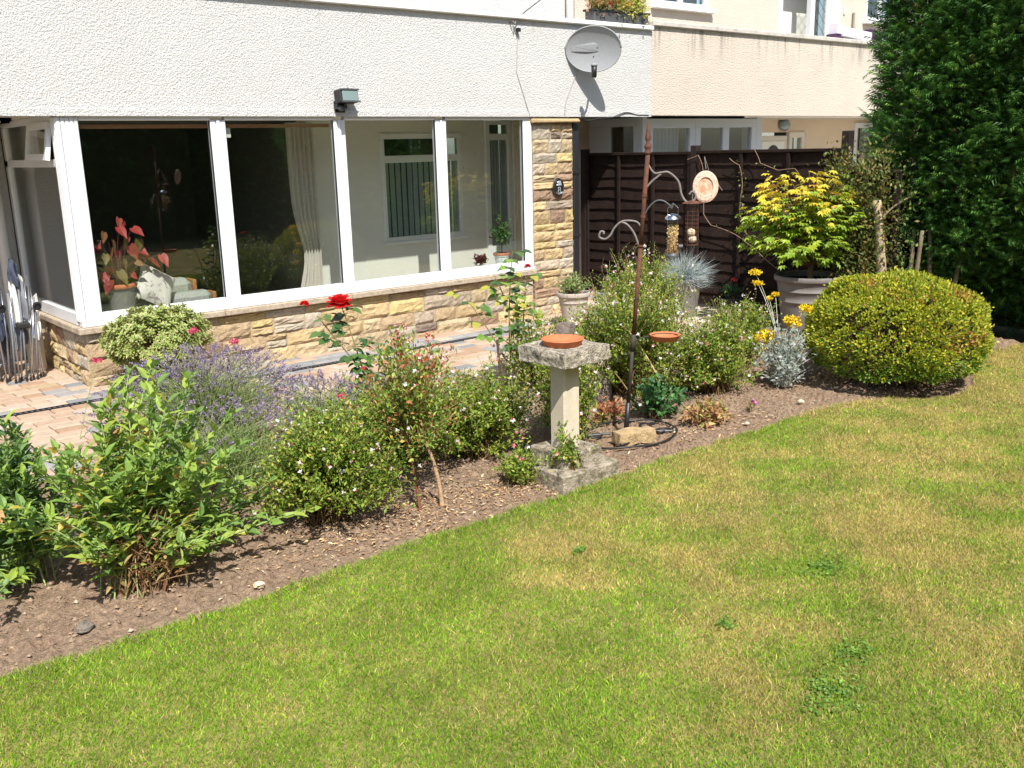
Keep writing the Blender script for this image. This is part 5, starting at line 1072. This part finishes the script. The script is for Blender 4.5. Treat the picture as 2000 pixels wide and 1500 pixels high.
whorl_shrub('variegated_hebe', 'rounded yellow green variegated shrub in front of the stone bay wall', (.50, -.42, .22), (.47, -.54, .46), (.47, .36, .30), 430, [((.14, .24, .06), 3), ((.20, .30, .08), 2)], [((.52, .53, .20), 4), ((.58, .56, .28), 2), ((.44, .50, .14), 2)], .050, .021, 23)
# ---- small pot plants
clump('potted_euonymus', 'small cream edged leafy plant in the taupe pot', 5.40, -.77, .26, .22, .30, 70, 10, (.028, .045), (.014, .024), [((.24, .33, .10), 3), ((.46, .48, .24), 2), ((.12, .22, .07), 3)], 'dia', 24)[0].location.z = .28
clump('red_pink_plant', 'dark leaved pot plant with one red flower below the fence', 6.52, -2.26, .16, .14, .20, 40, 12, (.03, .05), (.01, .02), [((.04, .11, .04), 3), ((.06, .15, .05), 2)], 'lance', 25)[0].location.z = .27
t = bpy.data.objects['red_pink_plant']; WL[t.name] = (6.52, -2.26, 0)
flower_head(t, (6.50, -2.30, .24), .04, [((.65, .03, .05), 3), ((.75, .15, .15), 1)], 60)
# ---- blue grass
t = thing('blue_fescue', 'spiky silver blue grass tuft in a pot near the fence', 'grass plant', (6.43, -1.62, .42)); g = np.random.default_rng(26); mb = MB(); n = 1500
d = unit(g.normal(0, 1, (n, 3))*np.array([1, 1, .7])+np.array([0, 0, .55])); d[:, 2] = np.abs(d[:, 2])*.9-.05; P0 = np.array([6.43, -1.62, .44])+g.normal(0, .04, (n, 3))
leaves(mb, P0, d, g.normal(0, 1, (n, 3))+np.array([0, 0, 1.]), g.uniform(.26, .44, n), .006, pick([((.38, .44, .44), 4), ((.30, .37, .38), 3), ((.48, .53, .52), 2), ((.42, .40, .26), .6)], n, .12), 'blade'); mb.build('blades', 'leaf_matt', t)['kind'] = 'stuff'

# ---- golden maple in the tub
t = thing('golden_maple', 'golden leaved maple growing in the large grey tub', 'tree', (6.72, -3.15, .56)); g = np.random.default_rng(27)
trunk = bez((6.72, -3.15, .54), (6.73, -3.16, .75), (6.70, -3.13, 1.0), 7); stem_mesh([trunk], .034, .022, (.20, .14, .085), t, 'trunk', 9)
CR = np.array([6.60, -3.05]); lay = []
for i in range(135):
    a = g.uniform(0, 6.28); z = g.uniform(.80, 1.70); rm = .62*math.sqrt(max(.05, 1-((z-1.10)/.72)**2)) ; r_ = rm*math.sqrt(g.uniform(.12, 1.0)); e = np.array([CR[0]+r_*math.cos(a), CR[1]+r_*math.sin(a)*.95, z+.02]); s0 = trunk[g.integers(2, 7)]; lay.append(bez(s0, (s0+e)/2+np.array([0, 0, .10]), e, 7))
stem_mesh(lay, .009, .003, (.22, .13, .08), t, 'branches', 5)
MG = [leaf_mesh('leaf', 'maple', s, s*1.1, c) for c in ((.21, .32, .035), (.28, .39, .035), (.36, .43, .04)) for s in (.14, .12)]; MY = [leaf_mesh('leaf', 'maple', s, s*1.1, c) for c in ((.60, .52, .05), (.68, .52, .05), (.64, .40, .09)) for s in (.14, .12)]
sites = []
for p_ in lay:
    for s_ in np.linspace(.40, 1.02, 11):
        P, T = path_at(p_, np.array([min(s_, 1.)])); sites.append((P[0]+g.normal(0, .05, 3)*np.array([1, 1, .5]), T[0]))
g.shuffle(sites); mbm = MB()
for i, (P, T) in enumerate(sites):
    top_ = (P[2]-1.36)*3.4-(P[0]-CR[0])*.9-(P[1]-CR[1])*.0+g.normal(0, .35); rad = np.array([P[0]-CR[0], P[1]-CR[1], 0]); dd_ = unit(rad+.01)+g.normal(0, .45, 3)*np.array([1, 1, .4])+np.array([0, 0, -.22])
    if i < 290: link('leaf', R.choice(MY if top_ > .25 else MG), t, P, frame(P, dd_, np.array([0, 0, 1.])+g.normal(0, .28, 3), g.uniform(.8, 1.25)))
    else: leaves(mbm, P[None], dd_[None], (np.array([0, 0, 1.])+g.normal(0, .28, 3))[None], .125, .135, pick([((.62, .52, .06), 1)] if top_ > .25 else [((.22, .33, .035), 2), ((.32, .41, .04), 1)], 1, .12, g), 'maple')
mbm.build('inner_leaves', 'leaf', t)['kind'] = 'stuff'
# ---- bronze shrub, pruned trunk
t = thing('bronze_shrub', 'straggly bronze green shrub between the maple and the conifer hedge', 'shrub', (7.3, -3.55, 0)); g = np.random.default_rng(28)
p_ = stems_shrub((7.25, -3.62, 0), 110, lambda g: (7.04+g.normal(0, .13), -3.44+g.normal(0, .20), g.uniform(.5, 1.95)), g=g, spread=.12, bow=.02); stem_mesh(p_, .005, .002, (.12, .09, .06), t); mb = MB()
leafy(mb, p_, 120, .3, 1.02, (.035, .06), (.020, .034), [((.13, .16, .035), 5), ((.19, .17, .045), 3), ((.25, .17, .055), 1.6), ((.085, .13, .03), 4), ((.30, .27, .08), .5)], 'dia', jit=.085, g=g); mb.build('foliage', 'leaf', t)
t = thing('pruned_trunk', 'pale sawn-off tree trunk leaning behind the round bush', 'trunk', (7.15, -3.75, 0)); MB().tube(bez((7.10, -3.84, -.02), (7.10, -3.78, .7), (7.00, -3.72, 1.42), 10), np.linspace(.062, .044, 10), 10, (.40, .31, .21)).build('trunk', 'bark', t, smooth=True)
stem_mesh([bez((7.04, -3.74, 1.2), (7.1, -3.85, 1.38), (7.2, -3.98, 1.45), 6), bez((7.10, -3.8, .5), (7.0, -3.6, .62), (6.98, -3.55, .75), 6)], .014, .007, (.32, .25, .17), t, 'side_shoot', 6)['kind'] = 'stuff'
mb = MB(); leafy(mb, [bez((7.05, -3.76, .5), (7.0, -3.8, .9), (7.02, -3.74, 1.4), 9), bez((7.2, -3.95, .5), (7.15, -4.0, .8), (7.18, -4.0, 1.1), 9)], 34, 0, 1, (.035, .05), (.022, .034), [((.14, .26, .05), 4), ((.30, .36, .09), 2), ((.09, .17, .04), 2)], 'dia', jit=.06, g=g); mb.build('ivy_leaves', 'leaf', t)
t = thing('bare_shrub', 'group of bare brown stems in the shade below the hedge end', 'shrub', (7.42, -4.05, 0))
for x, y in ((7.32, -4.0), (7.45, -4.12), (7.40, -3.9), (7.56, -4.3)): MB().tube(bez((x, y, -.02), (x+.03, y-.02, .5), (x+R.uniform(-.12, .15), y+R.uniform(-.1, .1), 1.1), 8), np.linspace(.035, .02, 8), 8, (.20, .155, .11)).build('stem', 'bark', t, smooth=True)

# ---- clipped round bush
def round_bush():
    t = thing('clipped_bush', 'clipped dome shaped bush with yellow green and reddish leaves by the lawn', 'shrub', (5.16, -5.0, 0)); g = np.random.default_rng(29); mb = MB(); n = 60000
    C = np.array([5.16, -5.0, .395]); d = unit(g.normal(0, 1, (n, 3))); d[:, 2] = np.where(d[:, 2] < -.55, -d[:, 2], d[:, 2])
    lump = 1+.05*np.sin(d[:, 0]*7+1)*np.sin(d[:, 1]*6+2)+.025*np.sin(d[:, 2]*11+d[:, 0]*5)+.018*np.sin(d[:, 0]*23+d[:, 1]*19)*np.sin(d[:, 2]*21)
    q = 1-np.abs(g.normal(0, .045, n))+np.where(g.random(n) < .03, g.uniform(0, .07, n), 0); rz_ = np.where(d[:, 2] > 0, .535, .44)
    ex = np.abs(d)**2.0; P = C+np.stack([np.sign(d[:, 0])*np.abs(d[:, 0])**.88*.715*q*lump, np.sign(d[:, 1])*np.abs(d[:, 1])**.84*.715*q*lump, d[:, 2]*rz_*q*lump], 1)
    hole = wob(P[:, 0]*1.0, P[:, 1]+P[:, 2]*1.2, 30, 61)+.7*wob(P[:, 0], P[:, 1]-P[:, 2], 55, 62)
    k = (P[:, 2] > .05+.03*np.sin(P[:, 0]*9)) & (hole > -.34+.35*g.random(n)-.12*(P[:, 2] < .3)); P, d = P[k], d[k]; n = len(P)
    s = wob(P[:, 0]*1.0, P[:, 1]+P[:, 2]*1.3, 7, 51)+.25*wob(P[:, 0], P[:, 1]+P[:, 2], 22, 52); red = s+g.normal(0, .2, n) > .48
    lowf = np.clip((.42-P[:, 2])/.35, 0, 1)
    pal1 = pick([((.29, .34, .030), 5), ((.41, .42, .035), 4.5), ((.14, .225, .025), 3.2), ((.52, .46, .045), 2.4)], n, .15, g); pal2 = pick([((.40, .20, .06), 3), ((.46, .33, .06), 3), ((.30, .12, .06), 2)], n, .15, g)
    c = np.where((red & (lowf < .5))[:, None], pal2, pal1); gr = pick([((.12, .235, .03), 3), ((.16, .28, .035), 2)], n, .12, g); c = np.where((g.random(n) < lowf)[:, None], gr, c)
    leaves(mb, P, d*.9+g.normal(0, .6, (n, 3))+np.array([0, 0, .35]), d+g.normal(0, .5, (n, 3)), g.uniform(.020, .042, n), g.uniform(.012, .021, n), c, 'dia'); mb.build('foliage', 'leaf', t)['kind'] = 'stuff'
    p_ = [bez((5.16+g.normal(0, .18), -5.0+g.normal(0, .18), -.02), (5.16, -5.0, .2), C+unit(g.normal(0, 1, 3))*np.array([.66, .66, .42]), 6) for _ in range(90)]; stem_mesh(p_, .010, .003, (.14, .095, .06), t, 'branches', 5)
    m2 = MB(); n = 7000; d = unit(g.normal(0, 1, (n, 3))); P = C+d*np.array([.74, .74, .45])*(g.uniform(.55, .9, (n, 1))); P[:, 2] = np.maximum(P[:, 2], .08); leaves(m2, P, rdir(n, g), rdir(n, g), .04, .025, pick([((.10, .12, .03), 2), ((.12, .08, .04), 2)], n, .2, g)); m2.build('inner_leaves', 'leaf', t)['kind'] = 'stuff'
    for x, y, z in ((4.75, -5.42, .20), (5.0, -5.62, .16), (4.9, -5.5, .10)): link('blossom', FLW[0], t, (x, y, z), frame((x, y, z), (-.5, -1, .3), (0, 0, 1), 1.2))
round_bush()

# ---- conifer hedges
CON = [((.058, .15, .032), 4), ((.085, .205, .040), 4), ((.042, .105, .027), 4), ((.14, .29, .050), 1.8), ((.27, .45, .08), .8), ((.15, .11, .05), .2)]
def conifer(name, label, n, fpos, fdir, size, core, seed, pal=CON, trunks=()):
    g = np.random.default_rng(seed); t = thing(name, label, 'hedge', core[0]); mb = MB(); P = fpos(n, g); D = fdir(P, g)
    leaves(mb, P, D, np.array([0, 0, 1.])+g.normal(0, .45, (n, 3)), g.uniform(size*.7, size*1.35, n), g.uniform(size*.55, size*1.0, n), pick(pal, n, .18, g), 'spray'); mb.build('foliage', 'leaf', t)['kind'] = 'stuff'
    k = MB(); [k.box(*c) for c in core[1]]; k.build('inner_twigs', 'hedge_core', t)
    for x, y, h, r_ in trunks: MB().tube([(x, y, -.05), (x+.03, y+.02, h*.5), (x, y, h)], [r_, r_*.8, r_*.4], 8, (.13, .085, .06)).build('trunk', 'bark', t, smooth=True)
    return t
def hx(y, z):   # face of the side hedge: undercut near the ground, slightly billowing
    return 7.62+.10*np.sin(y*2.3+z*1.1)+.07*np.sin(z*3.1+y*4)+.05*np.sin(z*7+y*6)+.55*np.clip((1.05-z)/.9, 0, 1)**1.5-.10*np.clip((z-1.0)/1.5, 0, 1)
def hpos(n, g):
    near_ = g.random(n) < .72; y = np.where(near_, g.uniform(-6.3, -3.42, n), g.uniform(-10.5, -6.3, n)); z = g.uniform(.04, 4.9, n); x = hx(y, z)+np.abs(g.normal(0, .09, n))-.02
    end = g.random(n) < .16; x = np.where(end, g.uniform(7.6, 8.6, n), x); y = np.where(end, -3.42+g.normal(0, .07, n)+.5*np.clip((1.2-z)/1, 0, 1)*-1, y); return np.stack([x, y, z], 1)
conifer('conifer_hedge', 'tall dark green conifer hedge along the right side of the garden', 26000, hpos, lambda P, g: np.stack([np.where(P[:, 1] > -3.6, -.35, -.75)+g.normal(0, .28, len(P)), np.where(P[:, 1] > -3.55, .45, -.30)+g.normal(0, .38, len(P)), .18+g.normal(0, .32, len(P))], 1), .205,
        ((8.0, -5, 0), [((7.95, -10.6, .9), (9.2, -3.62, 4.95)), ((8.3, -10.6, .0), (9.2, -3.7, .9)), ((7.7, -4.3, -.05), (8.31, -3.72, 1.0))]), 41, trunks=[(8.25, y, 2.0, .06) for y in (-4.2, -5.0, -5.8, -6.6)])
def bpos(n, g):
    x = g.uniform(-9, 15, n); z = g.uniform(.1, 6.2, n); y = -16.4+.25*np.sin(x*1.3)+.2*np.sin(x*3+z*2)-np.abs(g.normal(0, .18, n)); return np.stack([x, y, z], 1)
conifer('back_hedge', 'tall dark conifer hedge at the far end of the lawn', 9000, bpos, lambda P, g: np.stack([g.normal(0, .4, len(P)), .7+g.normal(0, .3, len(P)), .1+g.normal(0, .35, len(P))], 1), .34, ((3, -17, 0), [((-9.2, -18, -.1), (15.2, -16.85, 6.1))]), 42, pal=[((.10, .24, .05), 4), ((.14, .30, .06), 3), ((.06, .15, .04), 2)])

# ---- creeper on the fence
vt = thing('fence_creeper', 'thin bare creeper stems trailing over the dark fence boards', 'climber', (7.12, -1.4, 0)); g = np.random.default_rng(43); mb = MB(); q = FX-.075
vines = [[(q, -1.05, 1.85), (q, -1.22, 1.90), (q, -1.30, 1.74), (q, -1.32, 1.45), (q, -1.33, 1.18), (q, -1.45, 1.05), (q, -1.75, .98), (q, -2.0, .86), (q, -2.25, .70), (q, -2.45, .58), (q, -2.52, .30)], [(q, -1.7, 1.86), (q, -1.85, 1.78), (q, -1.90, 1.5), (q, -1.88, 1.2), (q, -1.98, .98), (q, -2.08, .88)], [(q, -2.05, 1.97), (q, -2.15, 1.80), (q, -2.4, 1.72), (q, -2.62, 1.74), (q, -2.72, 1.6), (q, -2.74, 1.35)]]
for v_ in vines: P = np.array(v_); mb.tube(np.concatenate([bez(P[i], (P[i]+P[i+1])/2+g.normal(0, .015, 3), P[i+1], 5)[:-1] for i in range(len(P)-1)]), .005, 5, (.24, .16, .11), cap=False)
mb.build('vine', 'bark', vt); mb = MB(); leafy(mb, [np.array(vines[1])], 60, .1, 1, (.03, .05), (.018, .03), [((.12, .19, .05), 3), ((.20, .24, .07), 1)], 'dia', jit=.03, g=g); leafy(mb, [np.array(vines[0]), np.array(vines[2])], 10, .1, .95, (.03, .045), (.02, .03), [((.20, .27, .08), 2), ((.34, .33, .14), 1)], 'dia', jit=.02, g=g); mb.build('creeper_leaves', 'leaf', vt)

# ---- window and balcony plants
t = thing('red_leaved_begonia', 'tall house plant with big salmon red leaves inside the left pane', 'house plant', (.46, .30, .85)); g = np.random.default_rng(44)
CO = [leaf_mesh('leaf', 'heart', .125, .10, c) for c in ((.38, .05, .045), (.44, .10, .07), (.28, .04, .04), (.26, .12, .05), (.20, .15, .05))]; pts = []
for i, (dx, dy, z) in enumerate(((-.10, .0, 1.38), (.02, -.04, 1.42), (.10, .02, 1.47), (.16, .0, 1.40), (-.02, .05, 1.30), (.10, -.05, 1.25), (.18, .03, 1.22), (-.12, -.03, 1.18), (.03, -.06, 1.12), (.14, -.04, 1.08), (-.08, .02, 1.05), (.40, -.02, 1.13), (.20, .05, 1.12), (-.14, .04, 1.0), (.06, .03, 1.5), (-.15, 0, 1.28), (-.10, -.05, .94), (.0, .02, 1.2), (.07, -.07, 1.34), (-.06, -.06, 1.24), (.12, .04, 1.32), (.2, -.03, 1.3), (-.03, -.07, 1.02), (.09, -.07, .98), (.3, 0., 1.08))):
    e = np.array([.46+dx, .26+dy, z]); P = bez((.46+dx*.15, .30, .84), (.46+dx*.3, .29, (z+.9)/2+.05), e, 7); pts.append(P); link('leaf', CO[g.integers(5)], t, e, frame(e, np.array([dx*1.5, -.35, -.9])+g.normal(0, .45, 3), np.array([dx, -1., .5])+g.normal(0, .55, 3), g.uniform(.6, 1.1)))
stem_mesh(pts, .008, .004, (.07, .025, .03), t, 'stems', 6)
for nm, lab, c, r_, n, pal, L in (('sill_shrub', 'bushy green pot plant on the inner sill of the right pane', (5.05, .14, 1.03), (.17, .14, .24), 60, [((.07, .15, .045), 4), ((.11, .21, .06), 3), ((.20, .26, .08), 1)], (.04, .065)), ('red_sill_plant', 'tiny dark red drooping plant on the inner sill', (4.69, .12, .73), (.11, .09, .06), 24, [((.14, .03, .03), 3), ((.22, .06, .05), 2)], (.04, .06))):
    g = np.random.default_rng(len(nm)); z0 = .66 if nm[0] == 'r' else .75; t = thing(nm, lab, 'house plant', (c[0], c[1], z0)); p_ = [bez((c[0], c[1], z0), (c[0], c[1], c[2]), np.array(c)+unit(g.normal(0, 1, 3))*np.array(r_)*g.uniform(.6, 1), 6) for _ in range(n)]; stem_mesh(p_, .004, .002, (.10, .07, .04), t); mb = MB(); leafy(mb, p_, 11, .4, 1., L, (L[0]*.5, L[1]*.5), pal, 'dia', g=g); mb.build('foliage', 'leaf', t)
g = np.random.default_rng(47); t = thing('trough_flowers', 'mixed red and yellow green plants filling the balcony trough', 'flowers', (7.0, .05, 3.69))
p_ = [bez((x, .05, 3.68), (x+g.normal(0, .03), .02, 3.8), (x+g.normal(0, .09), -.03+g.normal(0, .09), g.uniform(3.60, 4.02)), 6) for x in g.uniform(6.5, 7.42, 150)]; stem_mesh(p_, .004, .002, (.24, .20, .08), t); mb = MB()
for q_ in p_:
    x = q_[0][0]; pal = [((.50, .48, .10), 4), ((.36, .42, .08), 3), ((.58, .50, .22), 1)] if x > 6.95 else [((.20, .24, .06), 3), ((.34, .30, .10), 2), ((.45, .10, .06), 2)]; leafy(mb, [q_], 14, .3, 1, (.03, .06), (.018, .035), pal, 'dia', jit=.03, g=g)
mb.build('foliage', 'leaf', t)
for p0, r_ in (((7.47, .0, 3.95), .075), ((7.36, .02, 3.88), .04), ((6.72, .0, 3.97), .05), ((6.80, -.02, 3.80), .04)): flower_head(t, p0, r_, [((.52, .02, .05), 3), ((.40, .01, .04), 2)], 70, flat=.8)
mb = MB(); [mb.tube(bez((x, .05, 3.68), (x, .05, 3.85), (x+g.normal(0, .03), .05, 4.15), 5), .004, 4, (.55, .34, .20), cap=False) for x in g.uniform(6.45, 6.72, 16)]; mb.build('dry_stalks', 'bark', t)
